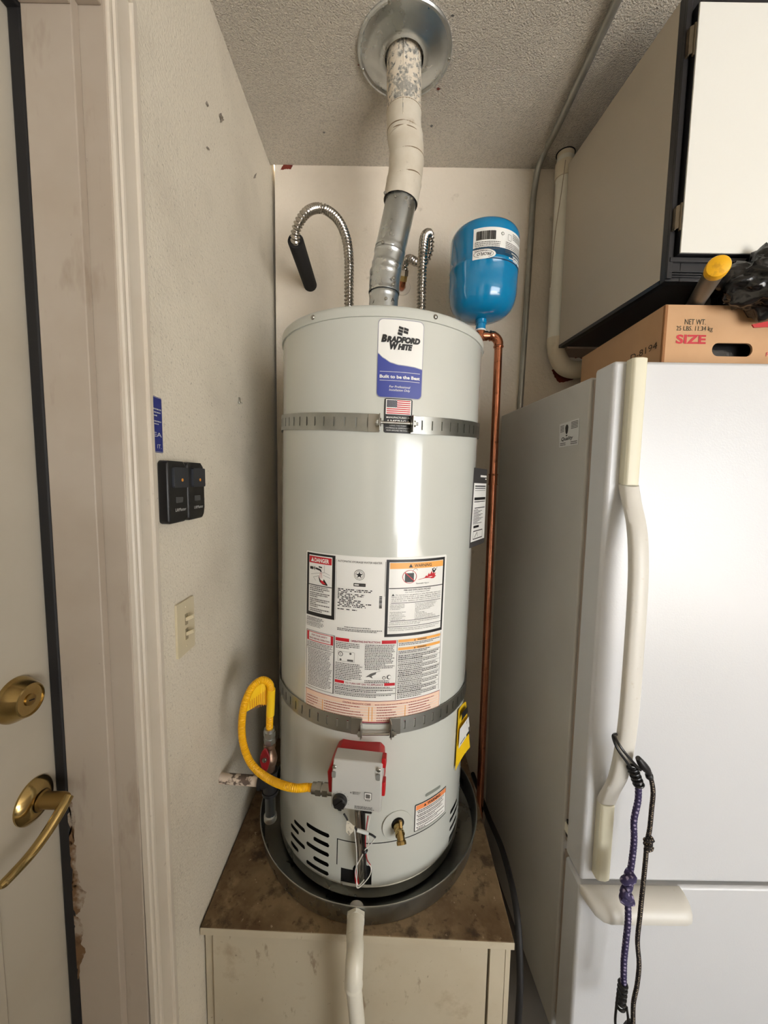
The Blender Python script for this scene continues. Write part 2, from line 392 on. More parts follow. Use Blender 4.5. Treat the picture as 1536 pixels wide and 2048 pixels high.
# door, jamb, casing
dr = MB(); DX = -.560
dr.box(DX-.045, DX, -.226, JY-.006, .01, HEADZ-.004)
door = struct(dr.build('door_1', DOOR, bevel=.002))
pn = MB()      # raised moulding of the lower panel
for (y0, y1, z0, z1) in ((-.12, .512, .2, .944), ):
    pn.poly([(y0, z0), (y1, z0), (y1, z1), (y0, z1)], Matrix(((0, 0, 1, DX-.001), (1, 0, 0, 0), (0, 1, 0, 0), (0, 0, 0, 1))), .007, [[(y0+.03, z0+.03), (y1-.03, z0+.03), (y1-.03, z1-.03), (y0+.03, z1-.03)]])
pn.build('panel_moulding', DOOR, door, bevel=.003)
ws = MB(); ws.box(DX+.001, DX+.0200, JY-.0165, JY-.004, .01, HEADZ-.014); ws.box(DX+.001, DX+.0200, -.226, JY-.004, HEADZ-.0215, HEADZ-.005)
ws.build('weatherstrip', RUB, door, bevel=.003)
def onx(x): return lambda px, py: at_x(px, py, x)
# deadbolt
p = at_x(31, 1399, DX); X = Vector((1, 0, 0))
db = MB().lathe([(.034, 0), (.034, .003), (.0325, .007), (.028, .016), (.0245, .0235), (.0225, .0245), (.0222, .0225), (.0005, .0222)], 40, axis_m(p, X)).build('deadbolt', BRASS, door)
MB().lathe([(.0085, .0215), (.0085, .0242), (.0075, .0248), (.0004, .0248)], 24, axis_m(p, X)).build('lock_cylinder', BRASSD, db)
MB().box(-.0008, .0008, -.0045, .0045, 0, .0006, axis_m(p+X*.0248, X, (0, .25, 1))).build('keyhole', VOID, db)
# lever handle
p = at_x(66, 1600, DX)
lv = MB().lathe([(.0345, 0), (.0345, .003), (.032, .006), (.026, .011), (.017, .0145), (.0165, .0145)], 40, axis_m(p, X)).build('door_handle', BRASS, door)
MB().lathe([(.0145, .012), (.0155, .017), (.0125, .0185), (.0122, .020), (.0125, .048), (.0105, .053), (.0004, .054)], 28, axis_m(p, X)).build('spindle', BRASSD, lv)
q = p+X*.05
pts = [q+Vector((.003, .004, .004)), q+Vector((.004, -.008, -.004)), q+Vector((.0, -.03, -.022)), q+Vector((-.006, -.055, -.037)), q+Vector((-.008, -.082, -.04)), q+Vector((-.007, -.1, -.038))]
lb = MB(); P = smooth_path(pts, .003); o = 0
lb.tube(P, lambda s, t: .0085*(1-.25*t)*(1 if t < .93 else sqrt(max(1-((t-.93)/.08)**2, .05))), 16)
lb.build('lever', BRASS, lv)
# jamb
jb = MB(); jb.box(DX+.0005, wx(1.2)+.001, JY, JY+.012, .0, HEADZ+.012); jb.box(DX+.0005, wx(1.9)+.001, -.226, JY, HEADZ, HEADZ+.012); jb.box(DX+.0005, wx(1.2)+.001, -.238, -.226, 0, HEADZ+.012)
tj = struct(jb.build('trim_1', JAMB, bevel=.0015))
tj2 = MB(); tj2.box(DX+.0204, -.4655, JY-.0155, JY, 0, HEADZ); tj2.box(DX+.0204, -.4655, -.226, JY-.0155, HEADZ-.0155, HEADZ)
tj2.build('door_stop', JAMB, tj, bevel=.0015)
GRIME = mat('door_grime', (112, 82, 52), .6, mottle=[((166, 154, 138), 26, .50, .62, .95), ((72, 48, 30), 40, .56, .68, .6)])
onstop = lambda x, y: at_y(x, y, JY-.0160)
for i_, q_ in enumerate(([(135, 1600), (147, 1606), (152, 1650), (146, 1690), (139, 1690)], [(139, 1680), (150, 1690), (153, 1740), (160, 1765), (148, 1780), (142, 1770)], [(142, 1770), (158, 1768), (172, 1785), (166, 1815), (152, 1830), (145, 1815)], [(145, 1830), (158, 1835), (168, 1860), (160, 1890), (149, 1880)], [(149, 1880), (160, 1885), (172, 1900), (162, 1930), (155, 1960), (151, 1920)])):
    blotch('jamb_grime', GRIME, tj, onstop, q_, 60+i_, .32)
# casing: one moulded profile (distance from the opening, thickness) run up the side and over the head
prof = [(0, 0), (0, .009), (.003, .0115), (.008, .012), (.0125, .0105), (.014, .0085), (.018, .0085), (.0205, .0115), (.025, .0125), (.027, .0105), (.031, .0105), (.045, .0100), (.064, .0115), (.0652, .0150), (.068, .0165), (.079, .0165), (.0825, .0150), (.083, 0)]
prof = [(d*.8, t) for d, t in prof]; cs = MB(); y0 = JY+.002; n = len(prof); zt = HEADZ+.012
vs = []
for (d, t) in prof:
    vs += [(wx(0)+t, y0+d, 0), (wx(zt+d)+t, y0+d, zt+d), (wx(zt+d)+t, -.232-d, zt+d), (wx(0)+t, -.232-d, 0)]
fs = [(i*4+k, i*4+4+k, i*4+5+k, i*4+1+k) for i in range(n-1) for k in range(3)]
cs.add(vs, fs); struct(cs.build('trim_2', TRIM, smooth=28))

# ------------------------------------------------------------------ heater stand
st = thing('heater_stand', 'painted wooden stand with dark stained plywood top under the water heater', 'stand', (-.05, 1.15, 0))
m = MB(); m.hexa([(-.4205, .8235), (.3185, .803), (.335, 1.49), (-.4225, 1.49)], .442, .46); tb = m.build('top_board', PLY, st, bevel=.0015); tag(tb, 'dark stained plywood top board')
m = MB(); m.hexa([(-.4213, .8222), (.3192, .8017), (.3188, .8032), (-.4210, .8237)], .4415, .4595); m.build('edge_strip', STANDP, st, bevel=.001)
def sy(x): return .8235+(.803-.8235)*(x+.4205)/.739
m = MB(); m.hexa([(-.398, sy(-.398)+.012), (.262, sy(.262)+.012), (.262, sy(.262)+.026), (-.398, sy(-.398)+.026)], 0, .4415); m.build('front_panel', STANDP, st, bevel=.001)
m = MB(); m.hexa([(.2665, sy(.27)+.0085), (.302, sy(.3)+.0085), (.302, sy(.3)+.035), (.2665, sy(.27)+.035)], 0, .4415); m.build('corner_post', STANDP, st, bevel=.0012)
m = MB(); m.hexa([(.3035, sy(.3)+.0105), (.3155, sy(.3)+.0105), (.327, 1.48), (.3105, 1.48)], 0, .4415); m.build('side_panel', STANDP, st, bevel=.001)
m = MB(); m.hexa([(-.42, sy(-.42)+.02), (-.401, sy(-.4)+.02), (-.401, 1.48), (-.422, 1.48)], 0, .4415); m.build('wall_ledger', STANDP, st, bevel=.001)

# ------------------------------------------------------------------ drain pan
HB = Vector((-.0324, 1.157, .475)); LEAN = .0155
PC = Vector((-.0316, 1.157, .461))
pan = thing('drain_pan', 'round grey metal drain pan under the base of the water heater', 'pan', PC)
m = MB(); m.lathe([(.0, .0045), (.31, .0045), (.3235, .006), (.3265, .012), (.3315, .058), (.3335, .0615), (.3355, .0615), (.3365, .059), (.3345, .057), (.329, .010), (.325, .0005), (.0, .0005)], 128, Matrix.Translation(PC))
m.build('pan_body', PANM, pan)
m = MB(); m.lathe([(.3338, .0590), (.3340, .0622), (.3353, .0632), (.3368, .0622), (.337, .0592)], 128, Matrix.Translation(PC)); m.build('rolled_rim', STRAP, pan)

# ------------------------------------------------------------------ water heater
HR = .28
wh = thing('water_heater', 'tall grey cylindrical gas water heater standing in a round metal pan', 'water heater', HB, (0, LEAN, 0))
HM = wh.matrix_basis if False else (Matrix.Translation(HB) @ Matrix.Rotation(LEAN, 4, 'Y')); HI = HM.inverted()
def cyl(t, z, R=HR): t = radians(t); return Vector((R*sin(t), -R*cos(t), z))
def hit(px, py, R=HR):
    o = HI @ CO; d = HI.to_3x3() @ ray(px, py); A = d.x**2+d.y**2; b = o.x*d.x+o.y*d.y; c = o.x**2+o.y**2-R*R
    t = (-b-sqrt(max(b*b-A*c, 0)))/A; q = o+d*t; return degrees(atan2(q.x, -q.y)), q.z
def frame(t, z, R=HR):                                     # x tangent (to the right), y up, z outward
    a = radians(t); x = Vector((cos(a), sin(a), 0)); n = Vector((sin(a), -cos(a), 0))
    mm = Matrix((x, Vector((0, 0, 1)), n)).transposed().to_4x4(); mm.translation = cyl(t, z, R); return mm
def hp(px, py, t0, dist):                                  # ray against the plane facing t0 at dist from the axis -> (tangent, z)
    o = HI @ CO; d = HI.to_3x3() @ ray(px, py); a = radians(t0); n = Vector((sin(a), -cos(a), 0)); x = Vector((cos(a), sin(a), 0))
    q = o+d*((dist-o.dot(n))/d.dot(n)); return q.dot(x), q.z
SK = .172
m = MB()
m.lathe([(HR, SK), (HR, .4), (HR, .8), (HR, 1.2), (HR, 1.408)], 192)
A0, A1, DA, DZ, Z0 = -95.0, 95.0, .25, .00125, .037
slots = []                                                 # (theta0, theta1, z, half height)
for t0, t1, z in ((-34.6, -19.8, .153), (-29.6, -19.8, .126), (-34.4, -19.8, .100), (-29.4, -19.8, .0725), (-34.3, -19.8, .048),
                  (-45.2, -35.6, .1285), (-48.5, -40.7, .106), (-48.4, -35.5, .081), (-48.3, -40.8, .055),
                  (54.4, 65.5, .132), (54.2, 70, .1075), (54.6, 65.5, .080), (54.4, 70, .0545), (54.2, 66, .029+.018)):
    slots.append((t0, t1, z, .0058))
mt = HR*pi/180
def hole(t, z):
    for t0, t1, zc, h in slots:
        if abs(z-zc) < h and t0 < t < t1:
            d = min(t-t0, t1-t)*mt
            if d > h or (h-d)**2+(z-zc)**2 < h*h: return True
    if -13 < t < -6.2 and z < .078: return True
    if -6.8 < t < 3 and z < .094-.012*(abs(t+1.9)/4.9)**6: return True
    if abs(z-.1535) < .0014 and (-15.4 < t < 49): return True
    if abs(t+15.3) < .26 and .083 < z < .154: return True
    return False
NT = int((A1-A0)/DA); NZ = int(round((SK-Z0)/DZ)); idx = {}
o0 = len(m.v)
for j in range(NZ+1):
    for i in range(NT+1): m.v.append(cyl(A0+DA*i, Z0+(SK-Z0)*j/NZ))
for j in range(NZ):
    zc = Z0+(SK-Z0)*(j+.5)/NZ
    for i in range(NT):
        if not hole(A0+DA*(i+.5), zc): a = o0+j*(NT+1)+i; m.f.append((a, a+1, a+NT+2, a+NT+1))
o0 = len(m.v); nb = 48
for j in (0, 1):
    for i in range(nb+1): m.v.append(cyl(A1+(360-(A1-A0))*i/nb, SK if j else Z0))
for i in range(nb): m.f.append((o0+i, o0+i+1, o0+nb+2+i, o0+nb+1+i))
m.build('tank_jacket', TANK, wh, local=True, smooth=60)
MB().lathe([(.27, .0), (.27, .03), (.2685, .17), (.2, .172)], 96).build('burner_base', VOID, wh, local=True)
MB().lathe([(.0, .0), (.276, .0), (.2775, .004), (.2775, .030), (.274, .034), (.269, .034)], 96).build('base_ring', PANM, wh, local=True)
MB().lathe([(.2802, 1.4062), (.2836, 1.4066), (.2838, 1.4215), (.2825, 1.4275), (.279, 1.4312), (.273, 1.4325), (.0, 1.437)], 192).build('top_cap', TANKCAP, wh, local=True)
for t in (-34.4, 24.8, 84):
    s = MB().lathe([(.0055, 0), (.0055, .0008), (.0048, .0026), (.0028, .004), (.0003, .0044)], 20, frame(t, 1.4185, .2838)).build('cap_screw', ZINC, wh, local=True)
def patch(mb, t0, t1, z0, z1, off=.0006, rad=0, top=None, bot=None):
    n = max(6, int(abs(t1-t0)/.6)); o = len(mb.v); wd = abs(t1-t0)*mt
    for i in range(n+1):
        t = t0+(t1-t0)*i/n
        if rad:
            # cluster columns near the ends so the corners come out round
            u = i/n; t = t0+(t1-t0)*(.5-.5*cos(pi*u)); d = min(t-t0, t1-t)*mt
            c = rad-sqrt(max(rad*rad-(rad-d)**2, 0)) if d < rad else 0
        else: c = 0
        u = (t-t0)/(t1-t0); lo = z0+c; hi = z1-c
        if top: hi = min(hi, top(u))
        if bot: lo = max(lo, bot(u))
        mb.v += [cyl(t, lo, HR+off), cyl(t, max(hi, lo), HR+off)]
    mb.f += [(o+2*i, o+2*i+2, o+2*i+3, o+2*i+1) for i in range(n)]
def cylfn(t0, z0, off):                                     # label metres (right, up) -> point
    return lambda x, y: cyl(t0+x/mt, z0+y, HR+off)
# -- maker's plate
LT0, LT1, LZ0, LZ1 = -1.4, 19.3, 1.235, 1.4015; LW = (LT1-LT0)*mt; LH = LZ1-LZ0
m = MB(); patch(m, LT0-.35, LT1+.35, LZ0-.0018, LZ1+.0018, .0004, .011); m.build('logo_plate_border', mat('plate_border', (150, 150, 160), .3), wh, local=True)
m = MB(); patch(m, LT0, LT1, LZ0, LZ1, .0008, .010); lp = m.build('logo_plate', WHITE, wh, local=True); tag(lp, 'white and blue maker plate reading Bradford White')
def wave(u):
    K = [(0, .44), (.12, .50), (.28, .555), (.45, .580), (.62, .585), (.8, .592), (1, .612)]
    for (a, b), (c, d) in zip(K, K[1:]):
        if a <= u <= c: s = (u-a)/(c-a); return LZ1-LH*(b+(d-b)*(s*s*(3-2*s)*.35+s*.65))
m = MB(); patch(m, LT0, LT1, LZ0, LZ1, .0011, .010, top=lambda u: wave(u)+.0016); m.build('wave_line', mat('wave_silver', (170, 172, 180), .3), lp, local=True)
m = MB(); patch(m, LT0, LT1, LZ0, LZ1, .0014, .010, top=wave); m.build('blue_field', INKB, lp, local=True)
fn = cylfn(LT0, LZ1, .0018); k = MB()
put_text(k, 'B', fn, LW*.06, -LH*.285, LH*.088, width=LW*.125, bold=.075, shear=.22)
put_text(k, 'RADFORD', fn, LW*.182, -LH*.285, LH*.07, width=LW*.745, bold=.075, shear=.22)
put_text(k, 'W', fn, LW*.245, -LH*.375, LH*.088, width=LW*.2, bold=.075, shear=.22)
put_text(k, 'HITE', fn, LW*.43, -LH*.375, LH*.07, width=LW*.325, bold=.075, shear=.22)
for r in range(3):
    for c in range(2):                                       # the waving flag mark
        x0 = LW*(.44+.115*c)-.001*r; y1 = -LH*(.078+.038*r)-(.002 if c else 0)
        if r < 2 or c == 0: put_poly(k, fn, [(x0, y1), (x0+LW*.1, y1-.0026), (x0+LW*.1-.0006, y1-LH*.032-.0026), (x0-.0006, y1-LH*.032)])
k.build('lettering', INK, lp, local=True)
k = MB()
put_text(k, 'Built to be the Best', fn, LW*.5, -LH*.752, LH*.042, width=LW*.9, align='c', bold=.03)
put_rect(k, fn, LW*.05, LW*.95, -LH*.672, -LH*.667, 8); put_rect(k, fn, LW*.05, LW*.95, -LH*.786, -LH*.781, 8)
put_text(k, 'For Professional', fn, LW*.5, -LH*.875, LH*.03, width=LW*.47, align='c', shear=.2)
put_text(k, 'Installation Only', fn, LW*.5, -LH*.918, LH*.03, width=LW*.47, align='c', shear=.2)
k.build('lettering', WHITE, lp, local=True)
# -- flag plate
FT0, FT1, FZ0, FZ1 = 2.2, 15.2, 1.1565, 1.2325; FW = (FT1-FT0)*mt; FH = FZ1-FZ0
m = MB(); patch(m, FT0, FT1, FZ0, FZ1, .0017, .004); fp = m.build('flag_plate', INK, wh, local=True); tag(fp, 'black plate with a United States flag, half behind the strap')
fn = cylfn(FT0, FZ1, .0021); k = MB(); put_rect(k, fn, FW*.05, FW*.95, -FH*.46, -FH*.03, 6); k.build('flag_field', WHITE, fp, local=True)
fn = cylfn(FT0, FZ1, .0025); k = MB(); sh = FH*.39/13
for i in range(7): put_rect(k, fn, FW*(.08 if i > 3 else .44), FW*.92, -FH*.05-sh*(2*i+1), -FH*.05-sh*2*i, 4)
k.build('flag_stripes', INKR, fp, local=True)
k = MB(); put_rect(k, fn, FW*.08, FW*.44, -FH*.05-sh*7, -FH*.05, 3); k.build('flag_canton', mat('canton', (40, 40, 62), .4), fp, local=True)
fn = cylfn(FT0, FZ1, .0028); k = MB()
st_ = MB()
for r in range(9):
    for c in range(6 if r % 2 == 0 else 5):
        x = FW*(.105+.062*c+(.031 if r % 2 else 0)); y = -FH*.05-sh*7*(r+.7)/9.4; put_poly(st_, fn, circ(x, y, .0006, 5))
st_.build('flag_stars', WHITE, fp, local=True)
put_text(k, 'MANUFACTURED IN', fn, FW*.5, -FH*.575, FH*.05, width=FW*.84, align='c', bold=.01)
put_text(k, 'AMERICA', fn, FW*.5, -FH*.73, FH*.115, width=FW*.86, align='c', bold=.02)
put_text(k, 'USING THE FINEST', fn, FW*.5, -FH*.80, FH*.034, width=FW*.6, align='c')
put_text(k, 'MATERIALS & COMPONENTS', fn, FW*.5, -FH*.875, FH*.04, width=FW*.86, align='c')
put_text(k, 'FROM AROUND THE WORLD', fn, FW*.5, -FH*.945, FH*.04, width=FW*.82, align='c')
k.build('lettering', WHITE, fp, local=True)
# -- the big rating label
BT0, BT1, BZ0, BZ1 = -37.2, 38.6, .4662, .8725
m = MB(); patch(m, BT0, BT1, BZ0, BZ1, .0006, .004); bl = m.build('rating_label', WHITE, wh, local=True); tag(bl, 'large white rating and safety label with red and orange headings')
rng = random.Random(4)
T = lambda t: t*mt                                           # label x measured along the jacket from theta 0
fn1 = cylfn(0, 0, .0010); fn2 = cylfn(0, 0, .0014); fn3 = cylfn(0, 0, .0018)
blk, gry, red, org, wht, pch, mar = MB(), MB(), MB(), MB(), MB(), MB(), MB()
def flush(name):                                             # one printed panel: one mesh with one slot per ink
    o = None; me = bpy.data.meshes.new(name); vs = []; fs = []; mi = []; ms = []
    for mb, mm in ((wht, WHITE), (blk, INK), (gry, INKG), (red, INKR), (org, INKO), (pch, INKP), (mar, INKM)):
        if not mb.f: continue
        k = len(vs); vs += [tuple(p) for p in mb.v]; fs += [tuple(i+k for i in f) for f in mb.f]; mi += [len(ms)]*len(mb.f); ms.append(mm); mb.v = []; mb.f = []
    me.from_pydata(vs, [], fs); me.polygons.foreach_set('material_index', mi)
    for mm in ms: me.materials.append(mm)
    me.update(); o = bpy.data.objects.new(name, me); COL.objects.link(o); o.parent = bl; return o
def R1(mb, t0, t1, z0, z1, f=fn1): put_rect(mb, f, T(t0), T(t1), z0, z1, max(1, int(abs(t1-t0)/1.5)))
# danger panel
R1(blk, -36.5, -19.4, .714, .8695); R1(wht, -35.0, -21.0, .7235, .8645, fn2); R1(red, -34.8, -21.3, .8455, .862, fn3)
put_text(wht, 'DANGER', cylfn(0, 0, .0022), T(-27), .8490, .0098, width=T(8.6), align='c', bold=.03)
put_poly(wht, cylfn(0, 0, .0022), [(T(-33.6), .849), (T(-31.6), .849), (T(-32.6), .8595)])
R1(blk, -35, -21, .7905, .7925, fn3)
for i, (a, b, c) in enumerate(((.7895, 3, .7), (.7745, 3, .4), (.759, 3, .35), (.7455, 2, .45), (.7345, 2, .65))): put_words(gry, fn3, T(-34.2), T(-22), a, .0045, b, rng, .55, c)
# tap over a hand
put_poly(blk, fn3, [(T(-30.5), .8355), (T(-27.4), .8325), (T(-26.8), .826), (T(-27.6), .826), (T(-27.9), .8285), (T(-30.5), .831)])
put_poly(blk, fn3, [(T(-34.2), .836), (T(-32.2), .836), (T(-32), .8295), (T(-34.2), .8295)]); put_line(blk, fn3, [(T(-32), .833), (T(-30.4), .833)], .0016)
put_line(blk, fn3, [(T(-31.2), .8375), (T(-31.2), .8285)], .002); put_poly(blk, fn3, [(T(-28.8), .8395), (T(-26.8), .8385), (T(-26.6), .8355), (T(-28.6), .836)])
for a in (-.5, 0, .5): put_line(red, fn3, [(T(-27.3+a*.8), .8245), (T(-27.4+a*1.6), .811)], .0006)
put_poly(blk, fn3, [(T(-29), .817), (T(-27.5), .807), (T(-26), .8035), (T(-25.6), .810), (T(-23.5), .7975), (T(-23.4), .7945), (T(-26), .7955), (T(-28), .8015)])
put_poly(red, cylfn(0, 0, .002), [(T(-27.6), .8065), (T(-26), .8045), (T(-24.3), .7975), (T(-26), .797), (T(-27.4), .8005)])
for a in ([(-33.5, .817), (-29, .822), (-25.3, .826), (-22.2, .821)], [(-25.3, .826), (-25.3, .843)], [(-30.5, .803), (-32, .811), (-28.5, .816)], [(-26, .819), (-22, .814)]): put_line(gry, fn3, [(T(t), z) for t, z in a], .0006)
put_words(gry, fn2, T(-36), T(-25), .7105, .0034, 3, rng, .5, .8); put_words(gry, fn2, T(-36), T(-25), .6995, .0033, 4, rng, .4, .8)
flush('danger_panel')
# rating panel
put_text(blk, 'AUTOMATIC STORAGE WATER HEATER', fn2, T(-7.3), .8565, .0048, width=T(21.5), align='c')
put_poly(blk, fn2, circ(T(-7.2), .829, .0125, 32)); put_poly(wht, fn3, circ(T(-7.2), .829, .0116, 32))
put_line(blk, cylfn(0, 0, .0022), circ(T(-7.2), .829, .0090, 30)+[(T(-7.2)+.009, .829)], .0007)
put_poly(blk, cylfn(0, 0, .0022), [(T(-7.2)+(.0085 if k % 2 == 0 else .0034)*sin(pi*k/5), .829+(.0085 if k % 2 == 0 else .0034)*cos(pi*k/5)) for k in range(10)])
R1(blk, -9.9, -4.1, .8015, .8090, fn2); put_rect(wht, fn3, T(-9.5), T(-7.3), .8038, .8068); put_rect(gry, fn3, T(-7.0), T(-4.5), .8044, .8062)
for i in range(14):
    x = T(-17.8); z = .7935-.00372*i
    if i == 12: continue
    e = T([.3, -1.5, -13, -4.5, -5, -9, -10, -6, -6, -1.2, -4, -2.6, 0, -8][i]); x += .004 if i in (7, 8, 10) else 0
    while x < e: l = rng.uniform(.002, .009); put_rect(blk, fn2, x, min(x+l, e), z-.0022, z); x += l+rng.choice((.0015, .0015, .006))
z = .7805
while z > .752: h = rng.choice((.0008, .0014, .0022)); put_rect(blk, fn2, T(2.6), T(3.9), z-h, z); z -= h+rng.choice((.0006, .001))
put_words(gry, fn2, T(-14), T(-1), .7035, .0035, 1, rng, .5, 1); put_words(gry, fn2, T(-17.7), T(4.4), .6985, .0036, 2, rng, .55, .9)
R1(gry, 5.05, 5.2, .78, .862, fn2); R1(gry, -18.95, -18.8, .716, .862, fn2)
flush('rating_panel')
# warning panel
def Wz(z): return .682+(z-.6615)*(.116/.1285) if z < .79 else .798+(z-.79)*(.063/.071)
fo1, fo2, fo3 = fn1, fn2, fn3
fn1 = lambda x, y: fo1(x, Wz(y)); fn2 = lambda x, y: fo2(x, Wz(y)); fn3 = lambda x, y: fo3(x, Wz(y))
fw4 = cylfn(0, 0, .0026); fwp = lambda x, y: fw4(x, Wz(y))
R1(blk, 5.5, 37.4, .6615, .8680, fn1); R1(wht, 6.9, 36.2, .6695, .8610, fn2); R1(org, 7.2, 36.0, .8435, .8595, fn3)
fw0 = cylfn(0, 0, .0022); fw = lambda x, y: fw0(x, Wz(y))
put_text(blk, 'WARNING', fw, T(24), .8472, .0085, width=T(9.4), align='c', bold=.01); put_poly(blk, fw, [(T(16.4), .8465), (T(18.4), .8465), (T(17.4), .8565)])
R1(blk, 7, 36.4, .790, .7922, fn3)
put_line(red, fw, circ(T(17), .8215, .0172, 36)+[(T(17)+.0172, .8215)], .0013)
put_poly(blk, fn3, rrect(T(14.6), T(19.2), .807, .8315, .0015)); put_line(blk, fn3, [(T(18.5), .8315), (T(18.6), .8375), (T(19.5), .8425), (T(20.6), .842), (T(21), .838)], .0009)
put_line(red, fwp, [(T(17)-.0122, .8335), (T(17)+.0122, .8095)], .0022)
put_poly(red, fn3, [(T(21.2), .812), (T(25), .8165), (T(26), .823), (T(26.4), .819), (T(27.4), .829), (T(27.9), .8235), (T(29.2), .834), (T(29.4), .826), (T(30.6), .831), (T(30.6), .825), (T(31.6), .8285), (T(31), .8205), (T(31.8), .819), (T(30.4), .8125)])
put_poly(blk, fw, [(T(29.0), .839), (T(30.4), .842), (T(31.6), .837), (T(30.9), .8305), (T(30.4), .827), (T(29.6), .831)]); put_poly(wht, fwp, circ(T(30.3), .8375, .0025, 12)); put_line(blk, fw, [(T(31.3), .834), (T(32.2), .843)], .001)
put_text(blk, 'Flammable Vapors', fn3, T(24), .8005, .0038, width=T(7.2), align='c', shear=.15)
put_text(blk, 'FIRE AND EXPLOSION HAZARD', fn3, T(21.6), .7838, .0042, width=T(14.5), align='c', bold=.02)
put_text(blk, 'Can result in serious injury or death', fn3, T(21.6), .7787, .0032, width=T(13.2), align='c')
put_poly(blk, fn3, [(T(8.4), .7715), (T(9.8), .7715), (T(9.1), .7770)])
for i, s in enumerate(('Do not store or use gasoline or other flammable vapors and', 'liquids in the vicinity of this or any other appliance. Storage of or', 'use of gasoline or other flammable vapors or liquids in the vicinity', 'of this or any other appliance can result in serious injury or death.')):
    put_text(blk, s, fn3, T(10.4 if i == 0 else 8.4), .7722-.0052*i, .0033, width=T(24.6 if i == 0 else 26.8))
R1(blk, 8.2, 35.3, .7515, .7528, fn3); R1(blk, 8.2, 35.3, .7035, .7048, fn3); R1(blk, 7, 36.4, .6880, .6893, fn3)
for c, (x, ls) in enumerate(((7.8, ('Vapors from flammable', 'liquids will explode and', 'catch fire causing death', 'or severe burns.', '', 'Keep flammable products:', '1. far away from any', '    possible ignition source', '2. in approved containers', '3. tightly closed and', '4. out of children\'s reach.')), (20.4, ('Do not use or store flammable products', 'such as gasoline, solvents or adhesives', 'in the same room or area near the', 'appliance, or any other appliance or', 'any possible ignition source.', 'Vapors:', '1. cannot be seen', '2. are heavier than air', '3. go a long way on the floor and', '4. can be carried from other rooms to', '    possible ignition sources by air currents')))):
    for i, s in enumerate(ls):
        if s: put_text(blk, s, fn3, T(x), .7468-.00405*i, .0027)
for i, s in enumerate(('Water heaters in residential garages must be installed and located or', 'protected to avoid physical damage.')): put_text(blk, s, fn3, T(7.6), .6985-.0046*i, .0028, width=T(27.5 if i == 0 else 16))
for i, s in enumerate(('Read and follow water heater warnings and instructions. If owners', 'manual is missing, contact the distributor or manufacturer.')): put_text(blk, s, fn3, T(7.6), .6828-.0048*i, .0029, width=T(27.5 if i == 0 else 25))
flush('warning_panel'); fn1, fn2, fn3, fw = fo1, fo2, fo3, fw0
# lower panels
R1(blk, -36.2, -19.2, .530, .676); R1(wht, -35.9, -19.5, .5312, .6752, fn2); R1(red, -35.6, -19.7, .6505, .6735, fn3)
R1(wht, -34.2, -21, .6525, .6722, fw); ft = cylfn(0, 0, .0026)
put_text(mar, 'FOR YOUR SAFETY', ft, T(-27.6), .6645, .0042, width=T(9.5), align='c', bold=.02); put_text(mar, 'READ BEFORE OPERATING', ft, T(-27.6), .6562, .0042, width=T(12.3), align='c', bold=.02)
put_words(gry, fn3, T(-35.4), T(-20), .6490, .0035, 4, rng, .5, .9); R1(blk, -35.9, -19.5, .6335, .6345, fn3)
put_words(gry, fn3, T(-35.2), T(-20), .632, .00385, 25, rng, .5, .8, .002)
flush('safety_panel')
R1(blk, -19.0, -18.8, .530, .676); R1(blk, 11.9, 12.1, .525, .674)
R1(red, -18.4, 11.5, .6655, .6735, fn2); R1(wht, -11.4, 4.4, .6650, .6740, fn3); put_text(mar, 'OPERATING INSTRUCTIONS', fw, T(-3.4), .6672, .0046, width=T(14.4), align='c', bold=.03)
R1(red, -18.4, 11.5, .5615, .5685, fn2); R1(wht, -13.5, 6.2, .5610, .5690, fn3); put_text(mar, 'TO TURN OFF GAS TO APPLIANCE', fw, T(-3.6), .5628, .0044, width=T(18.6), align='c', bold=.02)
put_words(gry, fn2, T(-18.2), T(-5), .664, .0042, 4, rng, .5, .5); put_words(gry, fn2, T(-3.6), T(11), .664, .00395, 13, rng, .5, .7)
for a in (rrect(T(-17), T(-8.6), .6165, .6405, .001), ): put_line(gry, fn2, a+[a[0]], .0005)
put_poly(blk, fn2, circ(T(-15.6), .634, .0058, 24)); put_poly(wht, fn3, circ(T(-15.6), .634, .0044, 24)); put_line(blk, fw, [(T(-15.9), .636), (T(-15.4), .632)], .001)
put_poly(gry, fn2, circ(T(-10.6), .637, .0028, 16)); put_poly(gry, fn2, circ(T(-15.6), .620, .0026, 16)); put_poly(gry, fn2, rrect(T(-12.2), T(-9.2), .618, .6225, .001))
put_words(gry, fn2, T(-18.2), T(-4.6), .6135, .0043, 10, rng, .5, .6); put_words(gry, fn2, T(-3.4), T(11), .613, .0041, 3, rng, .5, .5)
put_poly(gry, fn2, [(T(-3), .583), (T(-.5), .592), (T(2.2), .5965), (T(2), .591), (T(0), .586), (T(.6), .580), (T(-1.2), .584)])
put_line(gry, fn2, [(T(1), .5935), (T(4.2), .599)], .0006); put_poly(gry, fn2, circ(T(6), .582, .0042, 14)); put_poly(wht, fn3, circ(T(6), .582, .0026, 14)); put_poly(gry, fn2, circ(T(8.4), .5835, .0055, 14)); put_poly(wht, fn3, circ(T(8.7), .5835, .0038, 14))
put_words(gry, fn2, T(-3.4), T(10), .5765, .0042, 2, rng, .5, .9)
put_words(gry, fn2, T(-18.2), T(9), .560, .004, 1, rng, .5, 1); R1(blk, -18.5, 11.8, .5540, .5550, fn2); put_words(blk, fn2, T(-18.2), T(11.2), .5525, .0042, 2, rng, .5, .7); R1(blk, -18.5, 11.8, .5410, .5420, fn2); put_words(gry, fn2, T(-18.2), T(11.2), .5402, .0042, 2, rng, .5, .7)
flush('instruction_panel')
